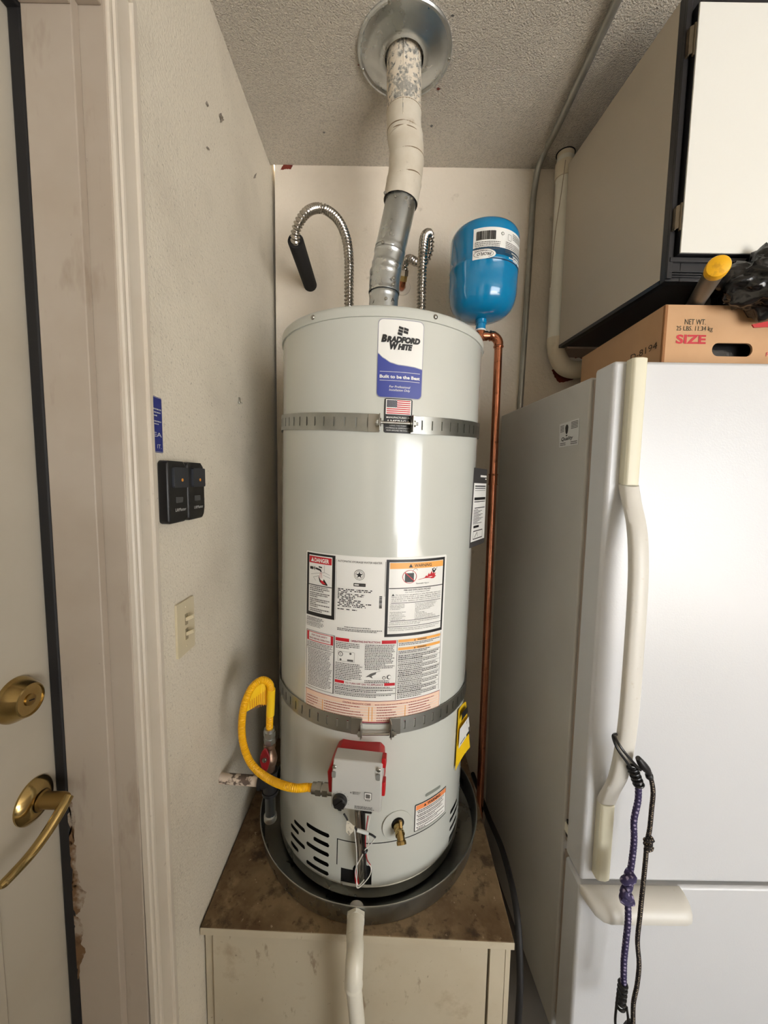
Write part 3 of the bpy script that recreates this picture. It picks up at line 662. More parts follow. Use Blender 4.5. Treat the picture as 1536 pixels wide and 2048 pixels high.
R1(org, 12.5, 36.4, .6675, .6742, fn2); R1(org, 12.5, 36.4, .6482, .6548, fn2)
for z in (.6688, .6495): put_text(blk, 'WARNING', fn3, T(25), z, .004, width=T(5.2), align='c', bold=.02); put_poly(blk, fn3, [(T(20.6), z), (T(21.5), z), (T(21.05), z+.004)])
put_words(gry, fn2, T(12.8), T(36.4), .6668, .0038, 2, rng, .5, .8); put_words(blk, fn2, T(12.8), T(32), .6472, .0038, 2, rng, .5, .8)
for i in range(8):
    z = .6365-.0138*i; R1(gry, 12.4, 36.6, z+.0008, z+.0014, fn2); put_words(blk if i % 3 == 0 else gry, fn2, T(12.8), T(36.4), z, .0042, 3, rng, .5, .55)
R1(gry, 36.8, 37.0, .528, .678); flush('side_warning_panel')
# diagnostic table
R1(mar, -36.2, 38.0, .4680, .5235); R1(pch, -35.9, 37.7, .4715, .5225, fn2)
put_text(mar, 'CONTROL DIAGNOSTIC CODES', fn3, T(-7), .5135, .0042, width=T(14), align='c', bold=.02); put_words(mar, fn3, T(2), T(34), .5165, .0032, 1, rng, .5, 1)
for i in range(6):
    z = .5115-.0066*i; R1(wht, -35, 36.8, z-.0012, z, fn3)
    for a, b in ((-35, -26), (-24, -2), (3, 15), (19, 35)):
        put_words(mar, fw, T(a), T(b), z-.0014, .0038, 1, rng, .45, rng.uniform(.5, .95))
for t in (-25.2, -1, .6, 17): R1(org, t, t+.35, .4735, .509, fw)
R1(blk, -10, 18, .4655, .4672, fn1)
flush('diagnostic_table')
# -- small warning label near the foot
WT0, WT1, WZ0, WZ1 = 25.0, 47.8, .1615, .2350
m = MB(); patch(m, WT0, WT1, WZ0, WZ1, .0006, .002); wl3 = m.build('warning_label', INK, wh, local=True); tag(wl3, 'small white warning label with an orange heading')
a, b, c = MB(), MB(), MB(); f1 = cylfn(0, 0, .001); f2 = cylfn(0, 0, .0014)
put_rect(a, f1, T(WT0+.5), T(WT1-.5), WZ0+.0022, WZ1-.0022, 12); put_rect(b, f2, T(WT0+.7), T(WT1-.7), WZ1-.0155, WZ1-.0028, 12)
f3 = cylfn(0, 0, .0018); put_text(c, 'WARNING', f3, T(37.6), WZ1-.0122, .0075, width=T(9.6), align='c', bold=.04); put_poly(c, f3, [(T(30.4), WZ1-.0122), (T(32), WZ1-.0122), (T(31.2), WZ1-.0048)])
for i, (nn, l) in enumerate(((2, .9), (2, .85), (2, .6), (2, .7), (2, .3))): put_words(c, f2, T(WT0+1.3), T(WT1-1.4), WZ1-.0165-.0112*i, .0046, nn, rng, .5, l, .003)
a.build('label_face', WHITE, wl3, local=True); b.build('label_heading', INKOR, wl3, local=True); c.build('lettering', INK, wl3, local=True)
m = MB(); patch(m, 31.2, 42.3, .2455, .2535, .0008, .004); m.build('grey_sticker', mat('sticker_grey', (122, 126, 118), .5), wh, local=True)
# -- drain valve
FD = frame(15.4, .196)
MB().poly(circ(0, 0, .0385, 48), FD, .0016).build('valve_plate', TANKCAP, wh, local=True, bevel=.0006)
MB().poly(circ(.001, .004, .0165, 28), FD @ Matrix.Translation((0, 0, .0005)), .0016).build('valve_opening', VOID, wh, local=True)
dv = MB(); dv.lathe([(.0115, 0), (.0115, .012), (.010, .014), (.010, .018), (.0118, .020), (.0118, .026), (.006, .027)], 24, FD @ Matrix.Translation((0, 0, 0)) @ Matrix.Rotation(radians(8), 4, 'X'))
dv.tube([FD @ Vector((0, .002, .020)), FD @ Vector((0, -.006, .030)), FD @ Vector((0, -.011, .034))], .0095, 18)
dvo = dv.build('drain_valve', BRASS, wh, local=True)
MB().lathe([(.0108, 0), (.0118, .002), (.0118, .008), (.0085, .008), (.0085, .003), (.0002, .003)], 24, axis_m(FD @ Vector((0, -.0100, .0330)), FD.to_3x3() @ Vector((0, -.75, .66)))).build('hose_thread', BRASS, dvo, local=True)
MB().box(-.0035, .0035, -.002, .016, -.004, .004, FD @ Matrix.Translation((.004, .006, .016)) @ Matrix.Rotation(radians(-14), 4, 'X')).build('valve_stem', BRASSD, dvo, local=True, bevel=.001)
# -- gas control
GT = -6.4; GD = HR+.083
def gp(px, py, d=GD): return hp(px, py, GT, d)
GF = frame(GT, 0, 0); GF.translation = Vector((0, 0, 0))       # x tangent, y up, z outward from the axis
def gbox(mb, s0, s1, z0, z1, d0, d1): mb.box(s0, s1, z0, z1, d0, d1, GF)
x0, zt = gp(664, 1527); x1, _ = gp(764, 1533); _, zb = gp(712, 1622)
bk = MB(); bx0, bzt = hp(660, 1506, GT, HR+.050); bx1, _ = hp(769, 1515, GT, HR+.045)
bk.poly([(bx0+.002, zb+.02), (bx0-.002, bzt-.036), (bx0+.010, bzt-.008), (bx0+.020, bzt), (bx1-.014, bzt), (bx1-.004, bzt-.010), (bx1, zb+.03)], GF @ Matrix.Translation((0, 0, HR-.006)), .070)
gc = bk.build('gas_control', RED, wh, local=True, bevel=.002); tag(gc, 'grey gas control valve with a red back and black knob')
tb_ = MB(); _, za = gp(768, 1529); _, zb2 = gp(768, 1549); _, zc_ = gp(768, 1578); _, zd = gp(768, 1606)

for a_, b_ in ((zb2, za), (zd, zc_)): tb_ = MB(); gbox(tb_, x1-.003, x1+.007, a_, b_, HR+.045, HR+.066); tb_.build('red_clip', RED, gc, local=True, bevel=.002)
cv = MB(); h = zt-zb
side = [(HR+.030, zb), (GD-.003, zb), (GD, zb+.003), (GD, zb+h*.62), (GD-.004, zt-.018), (GD-.016, zt), (HR+.030, zt)]      # (distance, z)
vs = [GF @ Vector((s, z, d)) for s in (x0, x1) for d, z in side]; k = len(side)
cv.add(vs, [tuple(range(k)), tuple(range(2*k-1, k-1, -1))]+[(i, k+i, k+(i+1) % k, (i+1) % k) for i in range(k)])
cvo = cv.build('control_cover', GREYP, gc, local=True, bevel=.004)
s, z = gp(680, 1600); KN = GF @ Matrix.Translation((s, z, GD))
kb = MB(); kb.lathe([(.0165, 0), (.0165, .004), (.0150, .005), (.0146, .010), (.0130, .0115), (.0003, .012)], 40, KN); kb.box(-.003, .003, -.0125, .0125, .010, .0145, KN @ Matrix.Rotation(radians(-50), 4, 'Z')); kb.build('control_knob', BLACK, gc, local=True, bevel=.001)
fng = lambda dd: (lambda a, b: GF @ Vector((a, b, GD+dd)))
pr = MB(); s, z = gp(736, 1592); put_poly(pr, fng(.0006), rrect(s-.0085, s+.0085, z-.0085, z+.0085, .001)); pr.build('window_frame', INKG, gc, local=True)
pr = MB(); put_poly(pr, fng(.0010), rrect(s-.0072, s+.0072, z-.0072, z+.0072, .001)); pr.build('window_rim', WHITE, gc, local=True)
pr = MB(); put_poly(pr, fng(.0014), rrect(s-.0048, s+.0048, z-.0048, z+.0048, .001)); put_words(pr, fng(.0006), s-.006, s+.006, z-.0095, .0028, 1, rng, .7, 1)
s, z = gp(700, 1584); put_poly(pr, fng(.0006), [(s, z-.002), (s+.004, z-.002), (s+.002, z+.0022)]); put_words(pr, fng(.0006), s+.006, s+.024, z+.003, .0024, 3, rng, .55, .9)
s, z = gp(709, 1611); put_words(pr, fng(.0006), s, s+.045, z+.001, .0026, 3, rng, .55, .98)
s, z = gp(680, 1600)
for an in range(-20, 150, 26): ca, sa = cos(radians(an)), sin(radians(an)); put_line(pr, fng(.0006), [(s+.0185*ca, z+.0185*sa), (s+.0215*ca, z+.0215*sa)], .0007)
pr.build('control_print', INKG, gc, local=True)
for px, py in ((669, 1534), (757, 1540)):
    s, z = gp(px, py, GD-.008); MB().lathe([(.0048, 0), (.0048, .002), (.003, .0032), (.0002, .0034)], 18, GF @ Matrix.Translation((s, z, GD-.0085))).build('cover_screw', ZINC, gc, local=True)
    MB().poly(rrect(s-.0045, s+.0045, z-.020, z-.006, .003), GF @ Matrix.Translation((0, 0, GD-.0045)), .0035).build('screw_recess', mat('recess_grey', (128, 128, 124), .5), gc, local=True)
pg = MB()
for px, w_, h_ in ((678, .009, .007), (707, .005, .003), (733, .011, .009)):
    s, _ = gp(px, 1622); gbox(pg, s-w_, s+w_, zb-h_, zb+.001, GD-.022, GD-.006)
    if px == 678: gbox(pg, s-w_*.5, s+w_*.4, zb-.014, zb-h_, GD-.018, GD-.009)
pg.build('wire_plug', BLACK, gc, local=True, bevel=.001)
# gas tubes and wires down to the burner
def G(px, py, d): s, z = hp(px, py, GT, d); return GF @ Vector((s, z, d))
tp = MB()
tp.tube([G(716, 1618, HR+.030), G(718, 1660, HR+.026), G(720, 1720, HR+.018), G(723, 1762, HR-.004)], .0085, 16); tp.build('burner_tube', STEEL, wh, local=True)
tp = MB(); tp.tube([G(727, 1620, HR+.030), G(728, 1680, HR+.022), G(730, 1760, HR-.002)], .0042, 12); tp.build('pilot_tube', mat('dark_tube', (60, 58, 56), .4, .6), wh, local=True)
def wire(pts, r, mm): q = smooth_path([G(*p) for p in pts], .003); return MB().tube(q, r, 8).build('wire', mm, wh, local=True)
wire([(740, 1632, HR+.060), (735, 1662, HR+.046), (737, 1690, HR+.036), (728, 1705, HR+.034), (718, 1722, HR+.030), (711, 1740, HR+.028), (713, 1760, HR+.022), (717, 1771, HR+.016), (728, 1760, HR+.02)], .0012, WHITE)
wire([(708, 1652, HR+.056), (713, 1700, HR+.040), (714, 1740, HR+.030), (715, 1776, HR+.020), (722, 1772, HR+.02), (740, 1750, HR+.016), (742, 1735, HR+.012), (735, 1724, HR+.006)], .0011, WHITE)
wire([(750, 1676, HR+.052), (742, 1688, HR+.046), (730, 1700, HR+.040), (722, 1716, HR+.034), (712, 1732, HR+.03)], .0012, WHITE)
wire([(736, 1632, HR+.058), (732, 1662, HR+.042), (731, 1690, HR+.034), (734, 1718, HR+.024), (741, 1730, HR+.006)], .0012, RED)
wire([(688, 1628, HR+.062), (692, 1634, HR+.061), (695, 1640, HR+.060)], .0022, BLACK); wire([(709, 1654, HR+.056), (712, 1658, HR+.056), (715, 1661, HR+.055)], .0022, BLACK); wire([(737, 1667, HR+.053), (744, 1670, HR+.053), (751, 1675, HR+.052)], .0022, BLACK)
MB().tube([G(714, 1660, HR+.055), G(737, 1667, HR+.053)], .0042, 12).build('clear_fuse_sleeve', mat('clear_sleeve', (206, 210, 208), .25), wh, local=True)
MB().tube([G(728, 1700, HR+.038), G(731, 1704, HR+.038)], .007, 12).build('wire_clip', BLACK, wh, local=True)
tg = MB(); q = [G(694, 1640, HR+.060), G(709, 1653, HR+.0585), G(708, 1662, HR+.058), G(699, 1671, HR+.0575), G(692, 1664, HR+.0585), G(692, 1652, HR+.0595)]
tg.add(q, [tuple(range(6))]); tg.build('paper_tag', mat('tag_paper', (214, 208, 190), .6, mottle=[((120, 116, 108), 120, .55, .62, .7)]), wh, local=True, solid=.0004, smooth=0)
rg = MB(); rg.tube(smooth_path([G(716, 1728, HR-.004), G(724, 1738, HR-.002), G(722, 1756, HR-.001), G(714, 1766, HR), G(712, 1750, HR-.002), G(715, 1732, HR-.004)], .003), .0036, 10); rg.build('red_igniter_lead', mat('red_lead', (220, 30, 36), .4), wh, local=True)
# -- document pouch and energy guide hanging on the right side
def W2L(p): return HI @ p
def hang(cs, nu=6, nv=8, bulge=0):
    a, b, c, d = cs; mb = MB()
    for j in range(nv+1):
        for i in range(nu+1):
            u, v = i/nu, j/nv; p = a.lerp(b, u).lerp(d.lerp(c, u), v); mb.v.append(p+Vector((.3, -1, 0))*bulge*sin(pi*u))
    mb.f = [(j*(nu+1)+i, (j+1)*(nu+1)+i, (j+1)*(nu+1)+i+1, j*(nu+1)+i+1) for j in range(nv) for i in range(nu)]; return mb
def quadfn(cs, lift):
    a, b, c, d = cs; n = (b-a).cross(a-d).normalized()
    if n.y > 0: n = -n
    return lambda u, v: a.lerp(b, u).lerp(d.lerp(c, u), v)+n*lift
YP = 1.045
cs = [at_y(946.5, 935, YP), at_y(973, 939, YP+.055), at_y(967, 1085, YP+.055), at_y(936, 1097, YP-.01)]
pch_ = hang(cs).build('document_pouch', mat('pouch_grey', (60, 58, 58), .35), wh, solid=.002); tag(pch_, 'narrow document pouch with a dark heading on the right side')
k = MB(); f = quadfn(cs, .0026); put_rect(k, f, .08, .97, .19, .93); k.build('pouch_sheet', WHITE, pch_)
k = MB(); f = quadfn(cs, .0032)
for v0, v1, u0, u1 in ((.22, .235, .15, .9), (.25, .26, .15, .9), (.28, .285, .15, .9), (.37, .405, .15, .92), (.42, .43, .15, .9), (.50, .51, .2, .9), (.73, .76, .2, .55)): put_rect(k, f, u0, u1, v0, v1)
for i in range(12): put_rect(k, f, .15, .45+.4*((i*37) % 10)/10, .525+.016*i, .531+.016*i)
for seg_ in ([(.2, .8), (.8, .8), (.8, .9), (.2, .9), (.2, .8)], [(.3, .88), (.45, .82), (.5, .88)]): put_line(k, f, seg_, .012)
k.build('pouch_print', INK, pch_)
k = MB(); put_rect(k, quadfn(cs, .0032), .5, .95, .085, .11); put_rect(k, quadfn(cs, .0032), .86, .95, .125, .14); k.build('pouch_heading', WHITE, pch_)
YE = 1.03
cs = [at_y(917.5, 1420, YE-.03), at_y(931.5, 1403, YE+.05), at_y(939.5, 1494, YE+.05), at_y(910.5, 1541, YE-.035)]
eg = hang(cs, 6, 8, -.004).build('energy_guide_tag', YELTAG, wh, solid=.0008); tag(eg, 'yellow energy guide tag hanging from the lower strap')
k = MB(); put_rect(k, quadfn(cs, .0065), -.02, .95, .30, .62); k.build('tag_panel', WHITE, eg)
k = MB(); f = quadfn(cs, .007); put_rect(k, f, .1, .88, .06, .19); put_rect(k, f, .62, .92, .5, .62); put_line(k, f, [(.1, .58), (.5, .58)], .02); put_line(k, f, [(.7, .33), (.5, .5)], .03); k.build('tag_print', INK, eg)

# ------------------------------------------------------------------ seismic straps
def strap(label, zfun, ga, gb, bz, slots_l, slots_r, hgt):
    t = thing('seismic_strap', label, 'strap', HB, (0, LEAN, 0), 'perforated straps round the water heater')
    for sgn, start, sl in ((-1, ga, slots_l), (1, gb, slots_r)):
        mb = MB(); edges = sorted(set([start+sgn*d*2.0 for d in range(0, 90) if abs(start+sgn*d*2.0) < 178]+[x for c in sl for x in (c-.45, c+.45)]))
        def insl(a, b): return any(abs((a+b)/2-c) < .44 for c in sl)
        for a, b in zip(edges, edges[1:]):
            for z0, z1 in ((0, .24), (.24, .76), (.76, 1)):
                if z0 == .24 and insl(a, b): continue
                q = [(a, z0), (b, z0), (b, z1), (a, z1)]; o = len(mb.v)
                mb.v += [cyl(tt, zfun(tt)+hgt*zz, HR+.0032) for tt, zz in q]; mb.f.append((o, o+1, o+2, o+3))
        mb.weld(); bd = mb.build('band', STRAP, t, local=True, solid=.0012, smooth=50)
    for g, sgn in ((ga, -1), (gb, 1)):                          # the bent ears
        F = frame(g, zfun(g)+hgt/2, HR+.003)
        e = MB(); e.box(-.0012, .0012, -hgt*.46, hgt*.46, 0, .024, F); e.box(0, sgn*.026, -hgt*.5, hgt*.5, .0005, .003, F) if sgn > 0 else e.box(-.026, 0, -hgt*.5, hgt*.5, .0005, .003, F)
        e.build('strap_ear', ZINC, t, local=True, bevel=.0006)
    a = frame(ga, zfun(ga)+hgt*bz, HR+.015).translation; b = frame(gb, zfun(gb)+hgt*bz, HR+.015).translation; d = (b-a).normalized()
    MB().tube([a-d*.009, b+d*.014], .0032, 12).build('bolt', ZINC, t, local=True)
    MB().tube([a-d*.0075, a-d*.0015], .0072, 6).build('bolt_head', ZINC, t, local=True, smooth=0)
    MB().tube([b+d*.0015, b+d*.0085], .0072, 6).build('nut', ZINC, t, local=True, smooth=0)
    for q in (a+d*.002, b-d*.002): MB().tube([q-d*.0007, q+d*.0007], .0092, 20).build('washer', ZINC, t, local=True)
    return t
strap('perforated steel strap around the upper part of the heater, bolted over the flag plate', lambda t: 1.1560+.019*(min(abs(t-7), 75)/75)**1.6, .3, 14.4, .52,
      [-5.0-5.4*i for i in range(14)], [20.0+5.4*i for i in range(13)], .040)
g1 = hit(724, 1447)[0]; g2 = hit(779, 1450)[0]
strap('perforated steel strap around the lower part of the heater, below the big label', lambda t: .4405, g1, g2, .2, [g1-7-5.4*i for i in range(13)], [g2+7.5+5.4*i for i in range(13)], .0415)

# ------------------------------------------------------------------ vent pipe and ceiling collar
VY = 1.15
def V(px, py, y=VY): return at_y(px, py, y)
vp = thing('flue_pipe', 'jointed metal flue pipe rising from the heater top through the ceiling collar', 'pipe', V(768, 610))
def ring_tube(name, pts, r, mm, beads=(), step=.004, lbl=None, seg=40):
    P = smooth_path(pts, step); L = sum((P[i+1]-P[i]).length for i in range(len(P)-1))
    def rr(s, t):
        x = r(t) if callable(r) else r
        for b, h, w_ in beads: x += h*math.exp(-((t-b)*L/w_)**2)
        return x
    o = MB().tube(P, rr, seg, caps=False).build(name, mm, vp, smooth=60, solid=.0006)
    if lbl: tag(o, lbl)
    return o
top_z = 1.903
a0 = V(767, 630); a0.z = 1.9125
ring_tube('draft_collar', [a0, V(767, 610), V(768, 586)], .0405, GALV, [(.93, .0018, .004)], lbl='short galvanised collar on the heater top')
ring_tube('vent_joint', [V(768, 588), V(769, 566), V(771, 545)], .0425, GALV, [(.04, .002, .003), (.9, .002, .003), (.98, .0016, .002)])
ring_tube('vent_elbow', [V(771, 546), V(775, 528), V(779, 508), V(780, 500)], .0412, GALV, [(.25, .002, .003), (.8, .0022, .003), (.95, .0022, .003)], lbl='tilted galvanised elbow segment')
ring_tube('vent_section', [V(780, 502), V(788, 468), V(796, 432), V(802, 404)], .0420, GALV, [(.02, .0015, .003)], lbl='straight galvanised section leaning to the right')
ring_tube('vent_sleeve', [V(801, 406), V(804, 388), V(808, 366)], .0478, CREAMV, [(.98, .001, .003)], lbl='cream painted sleeve with rough cut lower edge')
ring_tube('vent_elbow', [V(807, 369), V(811, 346), V(813, 322)], .0468, CREAMV, [(.95, .0022, .004)], lbl='cream painted elbow segment')
ring_tube('vent_elbow', [V(813, 324), V(813, 300), V(810, 274)], .0468, CREAMV, [(.1, .002, .003), (.88, .002, .003)])
ring_tube('vent_elbow', [V(810, 278), V(808, 256), V(808, 226)], .0468, CREAMV, [(.1, .002, .003), (.95, .0015, .003)])
tt = V(808, 95, 1.137); tt.z = CEILZ+.03
ring_tube('vent_riser', [V(808, 230), V(808, 160, 1.145), tt], .0462, FLAKE, lbl='vertical riser with flaking cream paint')
def joint(px, py, tx, r=.0478, mm=None):
    c = V(px, py); mb = MB(); mb.lathe([(r+.0011*cos(a), .0013*sin(a)) for a in [radians(x) for x in range(0, 361, 45)]], 48, axis_m(c, (tx, 0, 1))); mb.build('joint_seam', mm or mat('joint_grime', (122, 102, 78), .7), vp)
for q_ in ((808, 229, .0), (809, 272, .12), (810, 281, .12), (813, 322, -.05), (808, 367, -.16)): joint(*q_)
seamp = MB(); fr = V(806, 228, VY-.0466); se = V(806, 150, VY-.0472); seamp.tube([fr, se, Vector((tt.x-.001, tt.y-.0466, CEILZ))], .0013, 8); seamp.build('vent_seam', FLAKE, vp)
def vscrew(px, py, y, r=.0045):
    p = V(px, py, y); MB().lathe([(r, 0), (r, .0015), (r*.6, .003), (.0002, .0032)], 14, axis_m(p, (0, -1, -.2))).build('vent_screw', ZINC, vp)
for px, py in ((765, 485), (772, 597), (787, 556), (786, 569)): vscrew(px, py, VY-.043)
for px, py in ((791, 393), (770, 386), (812, 396), (823, 398)): vscrew(px, py, VY-.0485, .004)
tx = MB(); 
for i, (ch, px) in enumerate((('ADP', 752), ('GA', 782))):
    p = V(px, 596+ (2 if i else 4), VY-.0424); n = Vector((0, -1, 0)); put_text(tx, ch, lambda x, y, p=p: p+Vector((x, .35*(x-.01)**2/.02+(.008*abs(px-768)/20), y)), -.010, -.004, .0105)
tx.build('marker_lettering', INK, vp)
fc = at_z(809, 103, CEILZ)
fl = MB().lathe([(.1255, 0), (.126, -.004), (.1235, -.0075), (.119, -.0075), (.115, -.003), (.103, -.005), (.094, -.008), (.072, -.0185), (.066, -.0205), (.056, -.021), (.0515, -.019), (.051, -.004)][::-1], 72, Matrix.Translation(fc)).build('ceiling_collar', GALV, None, smooth=30)
tag(fl, 'round galvanised collar on the ceiling around the flue pipe', 'collar')
for an in (160, 5, 250): MB().lathe([(.005, 0), (.004, -.003), (.0003, -.004)][::-1], 14, Matrix.Translation(fc+Vector((.121*cos(radians(an)), .121*sin(radians(an)), -.0065)))).build('collar_screw', ZINC, fl)

# ------------------------------------------------------------------ flexible water connectors
def corr(r, pitch, amp): return lambda s, t: r+amp*cos(2*pi*s/pitch)
lc = thing('water_connector', 'corrugated stainless hose arching from the heater top into a black foam sleeve', 'hose', at_y(698, 612, 1.22), group='flexible water connectors on the heater')
FA = at_y(619, 566, 1.50); FN = at_z(591, 481, FA.z)                                # the stub runs level out of the wall
SB = at_y(698, 612, 1.215); SB.z = 1.9115
P = smooth_path([SB, at_y(698, 575, 1.215), at_y(698, 520, 1.222), at_y(692, 475, 1.235), at_y(674, 437, 1.255), at_y(644, 417, 1.28), at_y(612, 426, FN.y-.02), at_y(594, 455, FN.y-.025), FN+Vector((0, -.004, 0)), FN.lerp(FA, .3)], .0011)
MB().tube(P, corr(.0122, .0108, .0026), 16).build('corrugated_hose', STEEL, lc)
MB().tube([SB-Vector((0, 0, .002)), SB+Vector((0, 0, .012))], .016, 6).build('hose_nut', ZINC, lc, smooth=0)
FE = FA.copy(); FE.y = BACKY-.001
mm_ = MB(); dv_ = (FE-FN).normalized(); L = (FE-FN).length
mm_.lathe([(.013, .003), (.0225, 0), (.0245, .004), (.0245, L)], 32, axis_m(FN, dv_)); fs_ = mm_.build('foam_sleeve', FOAM, lc); tag(fs_, 'black foam sleeve over the pipe at the wall')
rc = thing('water_connector', 'corrugated stainless hose looping above the heater top beside the flue pipe', 'hose', at_y(843, 610, 1.24), group='flexible water connectors on the heater')
SB = at_y(843, 612, 1.235); SB.z = 1.9115
q1 = at_y(811, 556, 1.46)
P = smooth_path([SB+Vector((0, 0, .045)), at_y(844, 545, 1.24), at_y(846, 500, 1.25), at_y(850, 472, 1.275), at_y(859, 470, 1.315), at_y(859, 500, 1.345), at_y(850, 522, 1.365), at_y(833, 524, 1.385), at_y(819, 518, 1.41), at_y(810, 526, 1.44), at_y(809, 542, 1.455)], .0011)
MB().tube(P, corr(.0122, .0108, .0026), 16).build('corrugated_hose', STEEL, rc)
MB().tube([SB+Vector((0, 0, .014)), SB+Vector((0, 0, .05))], .0108, 20).build('hose_tail', STEEL, rc)
MB().tube([SB+Vector((0, 0, -.002)), SB+Vector((0, 0, .016))], .0165, 6).build('hose_nut', ZINC, rc, smooth=0)
sv = thing('supply_stub', 'brass and copper water stub on the back wall just right of the flue pipe', 'pipe fitting', at_y(806, 565, 1.49))
MB().tube([at_y(809, 540, 1.453), at_y(808, 552, 1.462)], .0155, 6).build('swivel_nut', STEEL, sv, smooth=0)
MB().tube([at_y(808, 550, 1.46), at_y(806, 562, 1.472)], .0135, 6).build('brass_adapter', BRASS, sv, smooth=0)
MB().tube(smooth_path([at_y(806, 560, 1.472), at_y(804, 572, 1.485), at_y(803, 577, BACKY-.001)], .003), .0118, 18).build('copper_stub', COPPER, sv)
MB().lathe([(.030, 0), (.028, .004), (.016, .006), (.0125, .006)], 30, axis_m(at_y(805, 575, BACKY-.0005), (0, -1, 0))).build('wall_plaster_ring', WALL, sv)

# ------------------------------------------------------------------ expansion tank and copper pipe
EY = 1.27
eb = at_y(962, 641, EY); et = at_y(968, 428, EY+.02)
ER = .104; EH = at_y(968, 431, EY-.075).z-eb.z
ex = thing('expansion_tank', 'blue steel expansion tank hanging upside down beside the heater top', 'tank', eb, (0, .012, 0))
ez = EH-.0
pf = [(.0, .0), (.03, .001), (.06, .0065), (.078, .015), (.090, .027), (.0985, .044), (.1028, .064), (ER, .085), (ER, EH*.50), (ER+.0012, EH*.507), (ER+.0012, EH*.54), (ER, EH*.547), (ER, EH*.60)]
hh = EH*.86
for k in range(13): a = radians(90*k/12); pf.append((max(ER-.028*(1-cos(a)), 0) if k < 12 else ER-.028, EH*.86+.030*sin(a)))
pf += [(.055, EH*.86+.037), (.0, EH*.86+.040)]
MB().lathe(pf, 96).build('tank_shell', BLUE, ex, local=True, smooth=50)
MB().lathe([(.0155, -.030), (.0155, -.012), (.018, -.011), (.018, .004)], 28, cap0=True).build('tank_neck', BLUE, ex, local=True)
MB().lathe([(.0158, -.0335), (.0162, -.031), (.0158, -.0285)], 28).build('thread_tape', WHITE, ex, local=True)
def ec(t, z, off): a = radians(t); return Vector(((ER+off)*sin(a), -(ER+off)*cos(a), z))
et_ = ER*pi/180
def efn(t0, z0, off): return lambda x, y: ec(t0+x/et_, z0+y, off)
ET0, ET1 = -31, 66; z1 = at_y(955, 455, EY-.1).z-eb.z; z0 = at_y(945, 518, EY-.1).z-eb.z
m = MB(); put_rect(m, efn(0, 0, .0006), ET0*et_, ET1*et_, z0, z1, 40); elb = m.build('tank_label', WHITE, ex, local=True); tag(elb, 'white and navy label printed upside down')
m = MB(); zs = z0+(z1-z0)*.37; put_rect(m, efn(0, 0, .001), ET0*et_, ET1*et_, z0, zs, 40); m.build('navy_band', INKN, elb, local=True)
m = MB(); hh = (zs-.005-z0)/2; n_ = 28
o_ = 0
for i in range(n_+1):
    u = .066*i/n_; q = 1 if u < .030 else sqrt(max(1-((u-.030)/.036)**2, 0)); m.v += [ec(ET0+u/et_, z0+hh-hh*q, .0014), ec(ET0+u/et_, z0+hh+hh*q, .0014)]
m.f = [(2*i, 2*i+2, 2*i+3, 2*i+1) for i in range(n_)]; m.build('white_swoosh', WHITE, elb, local=True)
k = MB(); fe = efn(0, 0, .0018); rot = lambda cx, cy: (lambda x, y: fe(cx-x, cy-y))
cz_ = z0+hh; put_text(k, 'PROFLO', rot((ET0+29)*et_, cz_+.0), 0, -.0038, .0082, width=.040, bold=.02, shear=.25)
el = [((ET0+17)*et_+.0275*cos(a_), cz_+hh*.72*sin(a_)) for a_ in [radians(x) for x in range(-60, 250, 8)]]; put_line(k, fe, el, .0010)
x = (ET0+5)*et_
while x < (ET0+34)*et_: w_ = rng.choice((.0008, .0012, .002, .0028)); put_rect(k, fe, x, x+w_, z1-.034, z1-.010); x += w_+rng.choice((.0007, .0011))
put_line(k, fe, circ((ET0+46)*et_, z1-.016, .004, 12)+[((ET0+46)*et_+.004, z1-.016)], .0012); a_ = rrect((ET0+56)*et_, (ET0+63)*et_, z1-.030, z1-.014, .002); put_line(k, fe, a_+[a_[0]], .0008)
k.build('lettering', INK, elb, local=True)
k = MB(); put_words(k, fe, (ET0+3)*et_, (ET0+44)*et_, z1-.037, .0048, 6, rng, .45, .5); put_words(k, fe, (ET0+66)*et_, (ET1-2)*et_, z1-.006, .0048, 4, rng, .45, .9); put_words(k, fe, (ET0+52)*et_, (ET1-2)*et_, z1-.034, .0046, 7, rng, .45, .7); k.build('small_print', INKG, elb, local=True)
k = MB(); fo = rot((ET1-3)*et_, z0+.010)
put_text(k, 'PFXT5', rot((ET1-3)*et_, z0+.016), 0, 0, .012, bold=.02)
for i, w_ in enumerate((.05, .045, .06)): put_words(k, fe, (ET1-4)*et_-w_, (ET1-4)*et_, zs-.004-.0075*i, .006, 1, rng, .55, 1)
k.build('white_lettering', WHITE, elb, local=True)
# copper
cp = thing('copper_pipe', 'vertical copper water pipe with an elbow under the blue tank', 'pipe', (.34, 1.27, .46))
CR = .0126; e0 = eb+Vector((0, 0, -.030)); jz = at_y(985, 672, EY).z
ctop = at_y(997, 690, EY); cbot = at_y(964, 1500, EY); cbot2 = ctop.lerp(cbot, (ctop.z-.004)/(ctop.z-cbot.z))
MB().tube([e0+Vector((0, 0, -.004)), e0+Vector((0, 0, -.03))], .0158, 24).build('tank_adapter', COPPER, cp)
MB().tube([Vector((e0.x-.035, EY, jz)), Vector((e0.x+.022, EY, jz))], .0148, 24).build('tee', COPPER, cp)
MB().tube([Vector((e0.x, EY, jz)), Vector((at_y(980, 672, EY).x, EY, jz))], CR, 24).build('short_pipe', COPPER, cp)
ex0 = Vector((at_y(979, 672, EY).x, EY, jz)); ex1 = Vector((ctop.x, EY, ctop.z))
